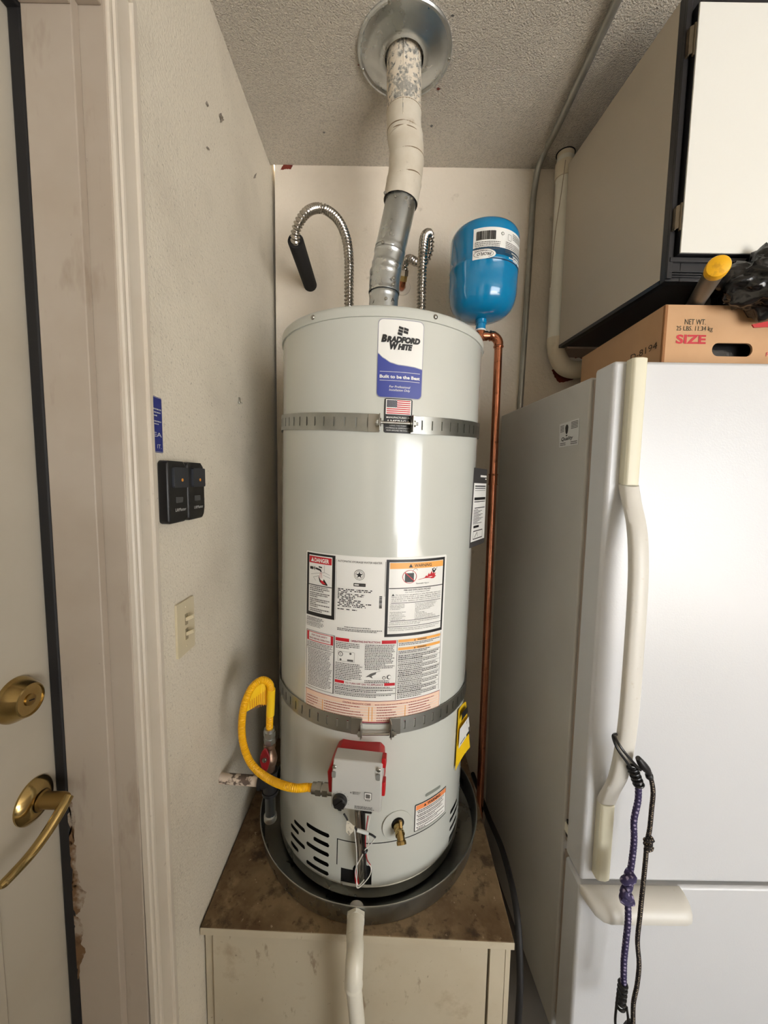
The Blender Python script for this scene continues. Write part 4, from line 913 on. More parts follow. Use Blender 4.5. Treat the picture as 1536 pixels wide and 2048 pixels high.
P = [ex0, ex0.lerp(Vector((ctop.x, EY, jz)), .35)]+[Vector((ctop.x-.026*(1-sin(a)), EY, jz-.026*(1-cos(a)))) for a in [radians(x) for x in range(10, 91, 10)]]+[ex1+Vector((0, 0, -.008))]
MB().tube(smooth_path(P, .0025), lambda s, t: .0147+.0024*math.exp(-((t-.03)/.025)**2)+.0016*math.exp(-((t-.2)/.03)**2)+.0024*math.exp(-((t-.97)/.03)**2), 24).build('elbow', COPPER, cp)
MB().tube([Vector((ctop.x, EY, ctop.z)), cbot2], CR, 24).build('riser', COPPER, cp)
ca = ctop.lerp(cbot, (ctop.z-at_y(986, 948, EY).z)/(ctop.z-cbot.z)); cb = ctop.lerp(cbot, (ctop.z-at_y(986, 970, EY).z)/(ctop.z-cbot.z))
MB().tube(smooth_path([ca, cb], .002), lambda s, t: .0139+.0018*(math.exp(-(t/.1)**2)+math.exp(-((1-t)/.1)**2)), 24).build('coupling', COPPER, cp)

# ------------------------------------------------------------------ gas supply
GY = 1.0
gw = at_x(441, 1556, wx(.75)); GY = gw.y
gt = at_y(540, 1563, GY)
gs = thing('gas_pipe', 'iron gas pipe coming out of the side wall with a red handled valve', 'pipe', gt)
MB().tube([gw-Vector((.004, 0, 0)), Vector((gt.x-.022, GY, gt.z))], .0134, 24).build('wall_nipple', mat('peeling_pipe_paint', (206, 190, 172), .6, mottle=[((70, 52, 42), 38, .5, .55, .9), ((186, 176, 168), 20, .6, .7, .5)]), gs)
tz = MB(); tz.tube([Vector((gt.x-.030, GY, gt.z)), Vector((gt.x, GY, gt.z))], .0185, 24); tz.tube([Vector((gt.x, GY, gt.z-.032)), Vector((gt.x, GY, gt.z+.032))], .0185, 24); tz.tube([Vector((gt.x-.030, GY, gt.z)), Vector((gt.x-.022, GY, gt.z))], .021, 24); tz.tube([Vector((gt.x, GY, gt.z-.033)), Vector((gt.x, GY, gt.z-.025))], .021, 24); tz.tube([Vector((gt.x, GY, gt.z+.025)), Vector((gt.x, GY, gt.z+.033))], .021, 24)
tz.build('tee', IRON, gs)
dl = at_y(541, 1640, GY).z; dl = max(dl, .505)
MB().tube([Vector((gt.x, GY, gt.z-.03)), Vector((gt.x, GY, dl+.012))], .0134, 24).build('drip_leg', mat('galv_leg', (92, 96, 100), .3, 1), gs)
MB().lathe([(.0, 0), (.015, 0), (.0168, .003), (.0168, .016), (.0134, .018)], 24, Matrix.Translation((gt.x, GY, dl))).build('leg_cap', GALV, gs)
vz0 = gt.z+.03; vz1 = at_y(541, 1486, GY).z
vv = MB(); vv.tube(smooth_path([Vector((gt.x, GY, vz0)), Vector((gt.x, GY, vz1))], .003), lambda s, t: .0135+.006*math.exp(-((t-.45)/.22)**2)+.002*(t > .86), 24); vo = vv.build('valve_body', mat('valve_brass', (150, 122, 104), .35, .9, mottle=[((190, 170, 150), 40, .5, .65, .6)]), gs)
hz = at_y(533, 1518, GY-.024).z; hx = gt.x-.005
hd = MB(); hd.poly([(.000, .030), (.007, .024), (.0125, .006), (.013, -.006), (.009, -.020), (.004, -.034), (-.004, -.034), (-.009, -.022), (-.013, -.006), (-.0125, .008), (-.007, .022)], axis_m((hx, GY-.021, hz), (0, -1, 0), (1, 0, 0)) @ Matrix.Rotation(0, 4, 'Z'), .006)
ho = hd.build('valve_handle', REDV, gs, bevel=.0015); tag(ho, 'red valve handle')
MB().lathe([(.0062, 0), (.0062, .003), (.0042, .003), (.0042, .0055), (.0003, .006)], 18, axis_m((hx, GY-.027, hz), (0, -1, 0))).build('handle_nut', ZINC, ho)
n0 = vz1; n1 = at_y(541, 1456, GY).z; dn = (n1-n0)
for a, b, r_ in ((0, .35, .0155), (.35, .48, .0125), (.48, .80, .0158), (.80, 1.0, .0135)):
    MB().tube([Vector((gt.x, GY, n0+dn*a)), Vector((gt.x, GY, n0+dn*b))], r_, 6 if r_ > .015 else 18).build('flare_nut' if r_ > .015 else 'flare_collar', GALV, gs, smooth=0 if r_ > .015 else 35)
# hose end at the gas control
s_, z_ = hp(660, 1580, GT, HR+.052); INL = HM @ (GF @ Vector((s_, z_, HR+.052))); tang = (HM.to_3x3() @ (GF.to_3x3() @ Vector((1, 0, 0)))).normalized()
yh = thing('gas_hose', 'yellow coated corrugated gas hose looping from the red valve to the control', 'hose', Vector((gt.x, GY, n1)))
ye = INL-tang*.040
P = smooth_path([Vector((gt.x, GY, n1-.002)), at_y(540, 1420, GY-.002), at_y(542, 1385, GY-.006), at_y(538, 1366, GY-.012), at_y(524, 1360, GY-.022), at_y(506, 1372, GY-.034), at_y(491, 1402, GY-.046), at_y(484, 1440, GY-.056), at_y(486, 1485, GY-.068), at_y(503, 1528, GY-.085), at_y(540, 1559, GY-.110), at_y(590, 1576, (GY-.125+ye.y)/2-.012), ye-tang*.012, ye], .0010)
MB().tube(P, lambda s, t: .0088+.0006*cos(2*pi*s/.0036), 16).build('coated_hose', YEL, yh)
for a, b, r_, nm in ((-.002, .008, .0125, 'hose_collar'), (.008, .020, .0150, 'flare_nut'), (.020, .024, .0115, 'hose_collar'), (.024, .036, .0150, 'flare_nut'), (.036, .054, .0118, 'hose_collar')):
    MB().tube([ye+tang*a, ye+tang*b], r_, 6 if nm == 'flare_nut' else 20).build(nm, ZINC, yh, smooth=0 if nm == 'flare_nut' else 35)
k = MB(); q = [at_y(531, 1364, GY-.004), at_y(546, 1358, GY+.012), at_y(547, 1430, GY+.004), at_y(534, 1430, GY-.012)]
MB().tube(smooth_path([at_y(540.5, 1430, GY-.002), at_y(541.5, 1400, GY-.004), at_y(542.5, 1378, GY-.007)], .004), .0105, 18).build('tag_wrap', YELTAG, yh)
tgm = MB(); q = [at_y(541, 1368, GY+.004), at_y(541, 1410, GY+.004), at_y(518, 1409, GY-.014), at_y(491, 1425, GY-.042), at_y(490, 1405, GY-.044), at_y(505, 1376, GY-.03), at_y(524, 1362, GY-.012)]
tgm.add(q, [tuple(range(7))]); to = tgm.build('warning_tag', YELTAG, yh, solid=.0006, smooth=0)
k = MB()
for i in range(9):
    u = .12+.085*i; a = q[1].lerp(q[3], u)+Vector((0, -.002, .004)); b = q[0].lerp(q[4], u)+Vector((0, -.002, -.002)); c = (b-a)*.9
    wv = (q[2]-q[1]).normalized()*.0007; k.quad(a-wv, a+wv, a+c+wv, a+c-wv)
k.build('tag_print', mat('tag_ink', (206, 120, 10), .5), yh)

# ------------------------------------------------------------------ pan drain pipe
dp = thing('drain_pipe', 'white plastic drain pipe bending down over the front of the stand', 'pipe', (-.05, .74, .35))
dx = at_z(713, 1818, .494).x; DZP = .4985; py0 = PC.y-.3345
elb_y = at_z(708, 1925, DZP).y; dx2 = at_z(708, 1930, DZP).x
MB().tube([Vector((dx, py0+.02, DZP)), Vector((dx, py0-.001, DZP))], .0165, 20).build('pan_fitting', mat('white_fitting', (196, 194, 188), .4), dp)
MB().tube([Vector((dx, py0-.001, DZP)), Vector((dx, py0-.010, DZP))], .0235, 6).build('lock_nut', PVC, dp, smooth=0)
MB().tube(smooth_path([Vector((dx, py0-.008, DZP)), Vector((dx, py0-.045, DZP-.001))], .003), lambda s, t: .0205-.0015*t, 28).build('adapter', PVC, dp)
bb = Vector((dx2, elb_y, DZP-.012)); ln = [Vector((dx, py0-.04, DZP-.001)), Vector((dx2, elb_y+.030, DZP-.002)), Vector((dx2, elb_y+.010, DZP-.008)), Vector((dx2-.0005, elb_y, DZP-.026)), Vector((dx2-.001, elb_y-.001, DZP-.052))]
MB().tube(smooth_path(ln, .003), lambda s, t: .0190+.0012*(t > .93), 28).build('elbow', PVC, dp)
bz = at_y(714, 2048, elb_y); MB().tube([Vector((dx2-.001, elb_y-.001, DZP-.05)), Vector((bz.x, elb_y+.004, bz.z)), Vector((bz.x+.004, elb_y+.006, .0))], .0167, 28).build('down_pipe', PVC, dp)

# ------------------------------------------------------------------ refrigerator
fr_ = thing('refrigerator', 'white refrigerator with a freezer drawer below and long curved handle', 'refrigerator', (.86, 1.15, 0))
FX, FYF = .477, .83; FXR = 1.28
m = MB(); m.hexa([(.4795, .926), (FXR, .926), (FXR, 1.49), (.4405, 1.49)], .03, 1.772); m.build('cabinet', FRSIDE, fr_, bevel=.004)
m = MB(); m.hexa([(FX+.010, .903), (FXR-.01, .903), (FXR-.01, .927), (FX+.010, .927)], .60, 1.765); m.build('gasket', GASK, fr_)
m = MB(); m.hexa([(FX+.010, .903), (FXR-.01, .903), (FXR-.01, .927), (FX+.010, .927)], .09, .572); m.build('gasket', GASK, fr_)
ud = MB().box(FX, FXR, FYF, .9045, .5895, 1.782).build('upper_door', FRIDGE, fr_, bevel=.007)
ld = MB().box(FX, FXR, FYF, .9045, .07, .5765).build('freezer_drawer', FRIDGE, fr_, bevel=.007)
h_ = MB(); h_.box(FX+.004, FX+.05, .906, .9245, .628, .652); ho_ = h_.build('hinge', PVC, fr_, bevel=.002)
for z_ in (.658, .622): MB().lathe([(.006, 0), (.006, .002), (.0002, .002)], 16, axis_m((FX+.0085, .915, z_), (-1, 0, 0))).build('hinge_screw', VOID, fr_)
ch = MB()
for (ta, tb2, y_) in (((1255, 716), (1302, 716), .806), ):
    xa = at_y(1268, 716, y_).x; xb = at_y(1303, 716, y_).x; za_ = at_y(1285, 714, y_).z; zb_ = at_y(1268, 971, y_).z
HX0, HX1 = xa, xb
def capblock(z0, z1):
    mb = MB(); pr_ = [(HX0, FYF+.001), (HX0, FYF-.018), (HX0+.004, FYF-.023), ((HX0+HX1)/2, FYF-.0255), (HX1-.006, FYF-.022), (HX1-.001, FYF-.012), (HX1, FYF+.001)]
    mb.hexa(pr_, z0, z1); return mb.build('handle_cap', CREAMP, ud, bevel=.002)
zc0 = at_y(1217, 1612, FYF-.022).z; zc1 = at_y(1215, 1762, FYF-.022).z
capblock(zb_, za_); capblock(zc1, zc0)
hpz = [(FYF-.010, zb_+.002), (FYF-.022, zb_-.03), (FYF-.046, zb_-.085), (FYF-.060, zb_-.16), (FYF-.066, (zb_+zc0)/2+.02), (FYF-.062, zc0+.19), (FYF-.046, zc0+.09), (FYF-.022, zc0+.03), (FYF-.010, zc0-.002)]
P = smooth_path([(0, y, z) for y, z in hpz], .006); hm = MB(); n = len(P)
for i, p_ in enumerate(P):
    T_ = (P[min(i+1, n-1)]-P[max(i-1, 0)]).normalized(); N_ = Vector((0, -abs(T_.z), T_.y*(1 if T_.z < 0 else -1))).normalized()
    if N_.y > 0: N_ = -N_
    tt_ = i/(n-1); e_ = abs(2*tt_-1); th = .016+.010*e_**4; mx_ = (HX0+HX1)/2; hw = (HX1-HX0)/2
    for (sx_, dn_) in ((-1, -.5), (-1, .2), (-.75, .46), (0, .56), (.75, .46), (1, .2), (1, -.5), (.6, -.6), (-.6, -.6)): hm.v.append(Vector((mx_+sx_*hw, p_.y, p_.z))+N_*(dn_*th))
for i in range(n-1):
    for k in range(9): hm.f.append((i*9+k, i*9+(k+1) % 9, (i+1)*9+(k+1) % 9, (i+1)*9+k))
hm.f.append(tuple(range(8, -1, -1))); hm.f.append(tuple((n-1)*9+k for k in range(9)))
hob = hm.build('door_handle', HANDLE, ud, smooth=50); tag(hob, 'long white bow handle with worn cream middle')
# drawer pull: a scooped lip along the top of the drawer
dpz = .5775; dxr = at_y(1396, 1800, .78).x
sec = [(FYF+.002, dpz), (FYF-.02, dpz-.001), (FYF-.040, dpz-.008), (FYF-.050, dpz-.022), (FYF-.052, dpz-.036), (FYF-.047, dpz-.043), (FYF-.034, dpz-.040), (FYF+.002, dpz-.030)]
dm = MB(); stns = [(FX+.001, .10), (FX+.010, .45), (FX+.020, .75), (FX+.034, .93), (FX+.05, 1), (dxr-.02, 1), (dxr-.008, .95), (dxr-.002, .85), (dxr, .7)]
for x_, sc_ in stns:
    for (y_, z_) in sec: dm.v.append(Vector((x_, FYF+.002+(y_-FYF-.002)*sc_, dpz+(z_-dpz)*(.35+.65*sc_))))
k = len(sec)
for i in range(len(stns)-1):
    for j in range(k): dm.f.append((i*k+j, i*k+(j+1) % k, (i+1)*k+(j+1) % k, (i+1)*k+j))
dm.f.append(tuple(range(k-1, -1, -1))); dm.f.append(tuple((len(stns)-1)*k+j for j in range(k)))
dmo = dm.build('drawer_handle', HANDLE, ld, smooth=60); tag(dmo, 'cream scooped drawer pull')
def fside(px, py):                                            # a point on the fridge's side panel
    a = Vector((.4795, .926)); b = Vector((.4405, 1.49)); d = ray(px, py); e = b-a
    t = (a.x*e.y-a.y*e.x)/(d.x*e.y-d.y*e.x); return CO+d*t
q = [fside(1120, 849), fside(1160, 836), fside(1157, 889), fside(1119, 895)]; nn = Vector((-.0012, 0, 0))
bd_ = MB().quad(*[p_+nn*.6 for p_ in q[::-1]]).build('dealer_sticker', mat('sticker_silver', (206, 206, 204), .35), fr_, smooth=0, solid=.0003)
k = MB(); f = lambda u, v: q[0].lerp(q[1], u).lerp(q[3].lerp(q[2], u), v)+nn*1.2
put_poly(k, f, [(.40+.09*cos(a)*(1 if sin(a) < 0 else .8), .30+.2*sin(a)) for a in [radians(x) for x in range(0, 360, 20)]]); put_rect(k, f, .36, .44, .53, .58)
put_text(k, 'Quality', lambda x, y: f(x, .74-y), .12, 0, .15, width=.62, bold=.02, shear=.2)
for i in range(5): put_rect(k, f, .62, .95, .06+.06*i, .085+.06*i); put_rect(k, f, .06, .26, .10+.06*i, .125+.06*i)
for a, b in ((.06, .36), (.62, .95)): put_rect(k, f, a, b, .84, .865); put_rect(k, f, a, b, .91, .935)
k.build('sticker_print', INK, bd_)

# bungee cords on the fridge handle
def B(px, py, y): return at_y(px, py, y)
PURP = cordmat('purple_cord', (46, 38, 76), (150, 140, 168), 110, 4, .2); BLKC = cordmat('black_cord', (24, 18, 18), (160, 144, 124), 240, 4, .2)
HKM = mat('black_wire', (18, 17, 18), .35)
pc = thing('bungee_cord', 'purple knotted bungee cord hooked over the long refrigerator handle', 'cord', B(1275, 1550, .765), group='bungee cords on the refrigerator handle')
yb = .760
P = smooth_path([B(1277, 1572, yb), B(1276, 1600, yb), B(1268, 1640, yb-.002), B(1268, 1680, yb), B(1264, 1720, yb), B(1258, 1760, yb), B(1256, 1800, yb-.006), B(1256, 1840, yb-.012), B(1252, 1880, yb-.012), B(1248, 1920, yb-.010), B(1247, 1965, yb-.008)], .003)
MB().tube(P, lambda s, t: .0062+.0004*sin(s*900), 12, uv=True).build('cord', PURP, pc)
kn = MB(); rngk = random.Random(2); cx = B(1251, 1770, yb-.004)
kp = smooth_path([cx+Vector((.011*sin(i*2.1+j), -.006+.009*cos(i*2.1), .030-.060*i/11+.004*sin(i*1.3))) for i, j in [(i, .3*i) for i in range(12)]], .003)
kn.tube(kp, .0082, 10, uv=True); kn.build('knot', PURP, pc)
hk = MB(); hk.tube(smooth_path([B(1278, 1570, yb), B(1268, 1545, yb-.004), B(1252, 1522, yb-.012), B(1234, 1496, yb-.014), B(1226, 1474, yb-.006), B(1232, 1468, yb+.012), B(1238, 1474, yb+.02)], .003), .0027, 10); hk.tube(smooth_path([B(1281, 1540, yb-.012), B(1262, 1520, yb-.020), B(1240, 1492, yb-.020), B(1229, 1472, yb-.008)], .003), .0027, 10); hk.build('hook', HKM, pc)
cw = MB()
for i in range(5):
    c_ = B(1265+3*i, 1536+8*i, yb-.002); cw.lathe([(.0085+.003*cos(a), .003*sin(a)) for a in [radians(x) for x in range(0, 361, 40)]], 16, axis_m(c_, (-.25, 0, 1)))
cw.build('hook_coil', HKM, pc)
cw = MB()
for i in range(6):
    c_ = B(1246-1.0*i, 1968+9*i, yb-.009); cw.lathe([(.0075+.003*cos(a), .003*sin(a)) for a in [radians(x) for x in range(0, 361, 40)]], 16, axis_m(c_, (.1, 0, 1)))
cw.build('hook_coil', HKM, pc)
hk = MB(); hk.tube(smooth_path([B(1236, 1985, yb-.01), B(1233, 2010, yb-.01), B(1231, 2050, yb-.01), B(1238, 2068, yb-.012), B(1252, 2062, yb-.012), B(1256, 2040, yb-.012), B(1253, 2014, yb-.012)], .003), .0026, 10); hk.build('hook', HKM, pc)
bc = thing('bungee_cord', 'thin black bungee cord with toggle hanging beside the purple cord', 'cord', B(1300, 1560, .76), group='bungee cords on the refrigerator handle')
y2 = .758
P = smooth_path([B(1299, 1545, y2), B(1306, 1580, y2), B(1303, 1620, y2), B(1299, 1660, y2), B(1294, 1685, y2), B(1291, 1720, y2), B(1286, 1770, y2-.004), B(1280, 1830, y2-.012), B(1275, 1880, y2-.012), B(1278, 1930, y2-.010), B(1274, 1970, y2-.01), B(1267, 2005, y2-.01), B(1266, 2052, y2-.01)], .003)
MB().tube(P, .0046, 12, uv=True).build('cord', BLKC, bc)
cx = B(1295, 1685, y2-.004); kp = smooth_path([cx+Vector((.007*sin(i*2.4), -.003+.006*cos(i*2.4), .016-.032*i/8)) for i in range(9)], .003); MB().tube(kp, .0046, 10, uv=True).build('knot', BLKC, bc)
tgl = MB(); tgl.tube(smooth_path([B(1276, 1516, y2-.012), B(1284, 1528, y2-.010), B(1296, 1543, y2-.006), B(1299, 1554, y2-.003)], .003), lambda s, t: .0085*(.6+.4*sin(pi*min(t*1.2, 1))) if t < .9 else .0075, 14); tgl.build('toggle', BLACK, bc)
hk = MB(); hk.tube(smooth_path([B(1266, 2048, y2-.01), B(1258, 2052, y2-.01), B(1250, 2064, y2-.01)], .003), .0085, 10); hk.build('lower_toggle', BLACK, bc)

# ------------------------------------------------------------------ things on the refrigerator
BXY = .955; FT = 1.7725
pL = at_y(1329, 609, BXY); BH = pL.z-FT
XL = at_y(1327, 670, BXY).x; XR = XL+.40
bkx = at_z(1166, 714, pL.z); sidev = Vector((bkx.x-XL, bkx.y-BXY)).normalized()*.40
bx = thing('cardboard_box', 'brown cardboard produce box with a hand hole on top of the refrigerator', 'box', ((XL+XR)/2, BXY+.2, FT))
FM = Matrix(((1, 0, 0, 0), (0, 0, -1, BXY+.005), (0, 1, 0, 0), (0, 0, 0, 1)))
ha, hb = at_y(1424, 700, BXY), at_y(1505, 700, BXY); hz0, hz1 = at_y(1464, 713, BXY).z, at_y(1464, 686, BXY).z
m = MB(); m.poly([(XL, FT+.0005), (XR, FT+.0005), (XR, pL.z), (XL, pL.z)], FM, .005, [rrect(ha.x, hb.x, hz0, hz1, (hz1-hz0)*.48, 6)]); m.build('front_panel', CARD, bx, smooth=0)
def spanel(o_, t_): 
    a = Vector((o_, BXY+.004)); b = a+sidev; mb = MB(); mb.hexa([(a.x, a.y), (a.x+t_, a.y), (b.x+t_, b.y), (b.x, b.y)], FT+.0005, pL.z); return mb
sp_ = spanel(XL, .005).build('side_panel', CARD, bx, smooth=0); spanel(XR-.005, .005).build('side_panel', CARD, bx, smooth=0)
e_ = Vector((XL, BXY+.004))+sidev; MB().box(e_.x, e_.x+.40, e_.y-.005, e_.y, FT+.0005, pL.z-.002).build('back_panel', CARD, bx, smooth=0)
MB().hexa([(XL+.006, BXY+.007), (XR-.006, BXY+.007), (e_.x+.39, e_.y-.006), (e_.x+.006, e_.y-.006)], FT+.0005, FT+.004).build('base_panel', CARD, bx, smooth=0)
MB().hexa([(XL-.0006, BXY+.0005), (XL+.0005, BXY-.0006), (XL+.006, BXY-.0006), (XL+.006, BXY+.006), (XL-.0006, BXY+.006)], FT+.001, pL.z-.001).build('torn_corner', CARDE, bx, smooth=0)
mb_ = MB(); mb_.hexa([(XL+.02, BXY+.03), (XR-.02, BXY+.03), (e_.x+.37, e_.y-.03), (e_.x+.03, e_.y-.03)], FT+.006, pL.z-.03); mb_.build('packed_black_film', BAG, bx, bevel=.012)
fb = lambda x, y: Vector((x, BXY-.0008, y)); k = MB()
tw = lambda px, py: at_y(px, py, BXY)
a = tw(1369, 649); b = tw(1411, 648); put_text(k, 'NET WT.', fb, a.x, a.z, tw(1390, 638).z-a.z, width=b.x-a.x)
a = tw(1352, 661); b = tw(1425, 659.5); put_text(k, '25 LBS. 11.34 kg', fb, a.x, a.z, tw(1390, 651).z-tw(1390, 660.5).z, width=b.x-a.x)
k.build('lettering', mat('print_dark_green', (52, 58, 44), .7), bx)
k = MB(); a = tw(1351, 686.5); b = tw(1411, 684); put_text(k, 'SIZE', fb, a.x, a.z, tw(1380, 668).z-tw(1380, 685.5).z, width=b.x-a.x, bold=.035)
a = tw(1531, 713); put_text(k, 'FRESH', fb, a.x, a.z, .010); k.build('red_lettering', mat('print_red', (190, 52, 62), .7), bx)
sv_ = sidev.normalized(); fs2 = lambda u, z: Vector((XL-.0008+sv_.x*u, BXY+.004+sv_.y*u, z)); k = MB()
# stamped code on the side, read from the back of the box forward
fs3 = lambda x, y: fs2(.335-x, y)
zm = FT+.062
put_text(k, 'STORE AT', fs3, .02, zm-.012, .02, width=.13); put_text(k, 'JA', fs3, .165, zm-.002, .026, width=.045); put_text(k, 'D-8194', fs3, .215, zm+.022, .017, width=.105); put_poly(k, fs3, [(.262, zm-.004), (.278, zm-.004), (.27, zm+.008)])
k.build('side_lettering', mat('print_brown', (70, 54, 38), .8), bx)
gtb = thing('grey_tube', 'dark grey tube with yellow end cap lying on the cardboard box', 'tube', at_y(1410, 570, .9))
c1 = at_y(1437, 532, .80); c0 = at_y(1392, 604, 1.0); c0.z = pL.z+.026
d_ = (c1-c0).normalized(); MB().tube([c0-d_*.12, c1-d_*.004], .0185, 28).build('tube_body', GTUBE, gtb)
MB().lathe([(.0205, -.016), (.0207, 0), (.019, .004), (.012, .0065), (.0003, .0075)], 32, axis_m(c1-d_*.003, d_), ).build('end_cap', YCAP, gtb)
# black bag
bgc = at_y(1520, 590, .93)
bm = bmesh.new(); bmesh.ops.create_icosphere(bm, subdivisions=5, radius=1)
for v in bm.verts:
    p_ = v.co.copy(); n_ = p_.normalized()
    q_ = Vector((p_.x*.165, p_.y*.085, p_.z*.075))
    if p_.y < -.2: q_.z -= .035*min((-p_.y-.2)/.6, 1)*max(0, 1-abs(p_.x-.1))
    if p_.z > .4: q_.z += .05*max(0, 1-((p_.x-.15)**2+p_.y**2)*6)
    rid = abs(mnoise.noise(n_*2.6+Vector((3, 1, 7)))); rid2 = abs(mnoise.noise(n_*6.5)); rid3 = abs(mnoise.noise(n_*14))
    q_ += n_*(-.035*(.28-rid)-.016*(.25-rid2)-.007*(.2-rid3)); v.co = q_
me = bpy.data.meshes.new('black_bag'); 
zmin = pL.z+.006
for v in bm.verts:
    v.co += Vector((bgc.x+.068, BXY-.030, pL.z+.034))
    if v.co.y > BXY-.010 and v.co.z < zmin: v.co.z = zmin+.15*(v.co.z-zmin)*0+.004*mnoise.noise(v.co*30)
    if v.co.z <= zmin and v.co.y > BXY-.012: v.co.y = BXY-.012
bm.to_mesh(me); bm.free()
for p_ in me.polygons: p_.use_smooth = True
me.materials.append(BAG); bago = bpy.data.objects.new('black_bag', me); COL.objects.link(bago)
tag(bago, 'crumpled shiny black plastic bag slumped over the cardboard box', 'bag')
rp = [at_y(1502, 650, .86), at_y(1550, 640, .86), at_y(1550, 654, .86), at_y(1506, 656, .86)]
MB().add(rp, [(3, 2, 1, 0)]).build('red_drawstring', RED, bago, solid=.003, smooth=0)

# ------------------------------------------------------------------ wall cabinet
cb_ = thing('wall_cabinet', 'large wall cabinet with black frame and white door above the refrigerator', 'cabinet', (1.1, 1.18, 2.0))
CX0, CYF, CZ0, CZ1 = .6475, .945, 1.998, 2.605; bxk, byk = .6105, 1.412; CXR = 1.75
m = MB(); m.hexa([(CX0, CYF+.018), (CX0+.018, CYF+.018), (bxk+.018, byk), (bxk, byk)], CZ0+.010, CZ1); sp2 = m.build('side_panel', LAMI, cb_, smooth=0)
m = MB(); m.hexa([(CX0-.0008, CYF+.018), (CX0+.018, CYF+.018), (bxk+.018, byk), (bxk-.0008, byk)], CZ0, CZ0+.010); m.build('bottom_edge', CABB, cb_, smooth=0)
m = MB(); m.hexa([(CX0+.018, CYF+.02), (CXR, CYF+.02), (CXR, byk), (bxk+.018, byk)], CZ0+.006, CZ0+.02); m.build('underside', CABU, cb_, smooth=0)
m = MB(); m.hexa([(CX0+.018, CYF+.02), (CXR, CYF+.02), (CXR, byk), (bxk+.018, byk)], CZ1-.018, CZ1); m.build('top_panel', LAMI, cb_, smooth=0)
MB().box(bxk+.019, CXR, byk-.012, byk, CZ0+.021, CZ1-.019).build('back_panel', LAMI, cb_)
MB().box(CXR-.018, CXR-.0002, CYF+.021, byk-.0125, CZ0+.021, CZ1-.019).build('side_panel', LAMI, cb_)
MB().box(.66, CXR, byk, BACKY, CZ1-.10, CZ1-.02).build('mounting_cleat', LAMI, cb_)
MB().box(.64, CXR, byk+.0005, BACKY-.0005, CZ0+.0, CZ0+.03).build('mounting_cleat', mat('cleat_paint', (170, 152, 136), .6), cb_)
fm = MB(); fm.box(CX0, CX0+.034, CYF, CYF+.018, CZ0, CZ1); fm.box(CX0+.034, CXR, CYF, CYF+.018, CZ0, CZ0+.045); fm.box(CX0+.034, CXR, CYF, CYF+.018, CZ1-.045, CZ1)
fm.build('face_frame', CABB, cb_, bevel=.0012)
ml = MB(); 
for i in range(3): ml.box(CX0+.004, CXR, CYF-.004-.0012*i, CYF, CZ0+.008+.005*i, CZ0+.011+.005*i)
ml.box(CX0+.004, CXR, CYF-.008, CYF, CZ0+.040, CZ0+.050); ml.box(CX0, CX0+.012, CYF-.006, CYF, CZ0+.004, CZ1); ml.build('frame_moulding', CABB, cb_, bevel=.001)
dxl = at_y(1361, 505, CYF-.02); 
dxt = at_y(1406, 3, CYF-.02)
cdz0, cdz1 = dxl.z, dxt.z
dw = MB(); dw.hexa([(dxl.x, CYF-.020), (CXR-.03, CYF-.020), (CXR-.03, CYF-.001), (dxl.x, CYF-.001)], cdz0, cdz1); dwo = dw.build('cabinet_door', CABW, cb_, bevel=.001)
MB().hexa([(dxl.x-.0012, CYF-.017), (CXR-.029, CYF-.017), (CXR-.029, CYF-.0015), (dxl.x-.0012, CYF-.0015)], cdz0-.0012, cdz1+.0012).build('door_edge', CABB, dwo)
for (xa_, ya_, xb_, yb_) in ((1371, 57, 1393, 118), (1338, 413, 1361, 464)):
    p0 = at_y(xa_, yb_, CYF-.006); p1 = at_y(xb_, ya_, CYF-.006); xm = CX0+.009; x1_ = dxl.x-.0028
    hi = MB(); F_ = Matrix(((1, 0, 0, 0), (0, 0, -1, CYF-.0125), (0, 1, 0, 0), (0, 0, 0, 1)))
    hi.poly([(xm-.006, p0.z), (x1_, p0.z+.005), (x1_, p1.z), (xm-.006, p1.z-.006)], F_, .003, [[(xm+.001, p0.z+.016), (x1_-.0045, p0.z+.018), (x1_-.0045, p1.z-.014), (xm+.001, p1.z-.018)]]); hi.box(xm-.006, xm-.002, CYF-.014, CYF-.0002, p0.z, p1.z-.006)
    ho2 = hi.build('hinge', HINGE, cb_, bevel=.0006, smooth=0)
    MB().tube([Vector((x1_, CYF-.015, p0.z-.002)), Vector((x1_, CYF-.015, p1.z+.001))], .0028, 10).build('hinge_pin', HINGE, ho2)

# ------------------------------------------------------------------ pipes in the corner
pv = thing('plastic_vent_pipe', 'white plastic pipe running down the back wall beside the wall cabinet', 'pipe', at_y(1110, 690, 1.45))
VYB = 1.448; pr_ = .0285
tp_ = at_y(1131, 318, VYB); bt_ = at_y(1111, 682, VYB); tpz = tp_+(tp_-bt_).normalized()*.12; tpz = bt_+(tp_-bt_)*((CEILZ+.01-bt_.z)/(tp_.z-bt_.z))
MB().tube([bt_, tp_], pr_, 32).build('pipe', PVC, pv)
MB().tube([bt_+(tp_-bt_)*.985, tpz], pr_-.0005, 32).build('pipe_top', PVCO, pv)
hc = bt_+(tp_-bt_)*((CEILZ-.0012-bt_.z)/(tp_.z-bt_.z)); MB().poly(circ(hc.x-.001, hc.y-.001, .0318, 28), Matrix.Translation((0, 0, CEILZ-.0011)), -.0006, [circ(hc.x, hc.y, .0286, 28)]).build('hole_rim', VOID, pv)
c0_ = bt_+(tp_-bt_)*(1-(358-318)/364); c1_ = bt_+(tp_-bt_)*(1-(328-318)/364); MB().tube([c0_, c1_], .0322, 32).build('coupling', PVCO, pv)
e1 = at_y(1112, 690, VYB); e0_ = e1+(tp_-bt_).normalized()*.022
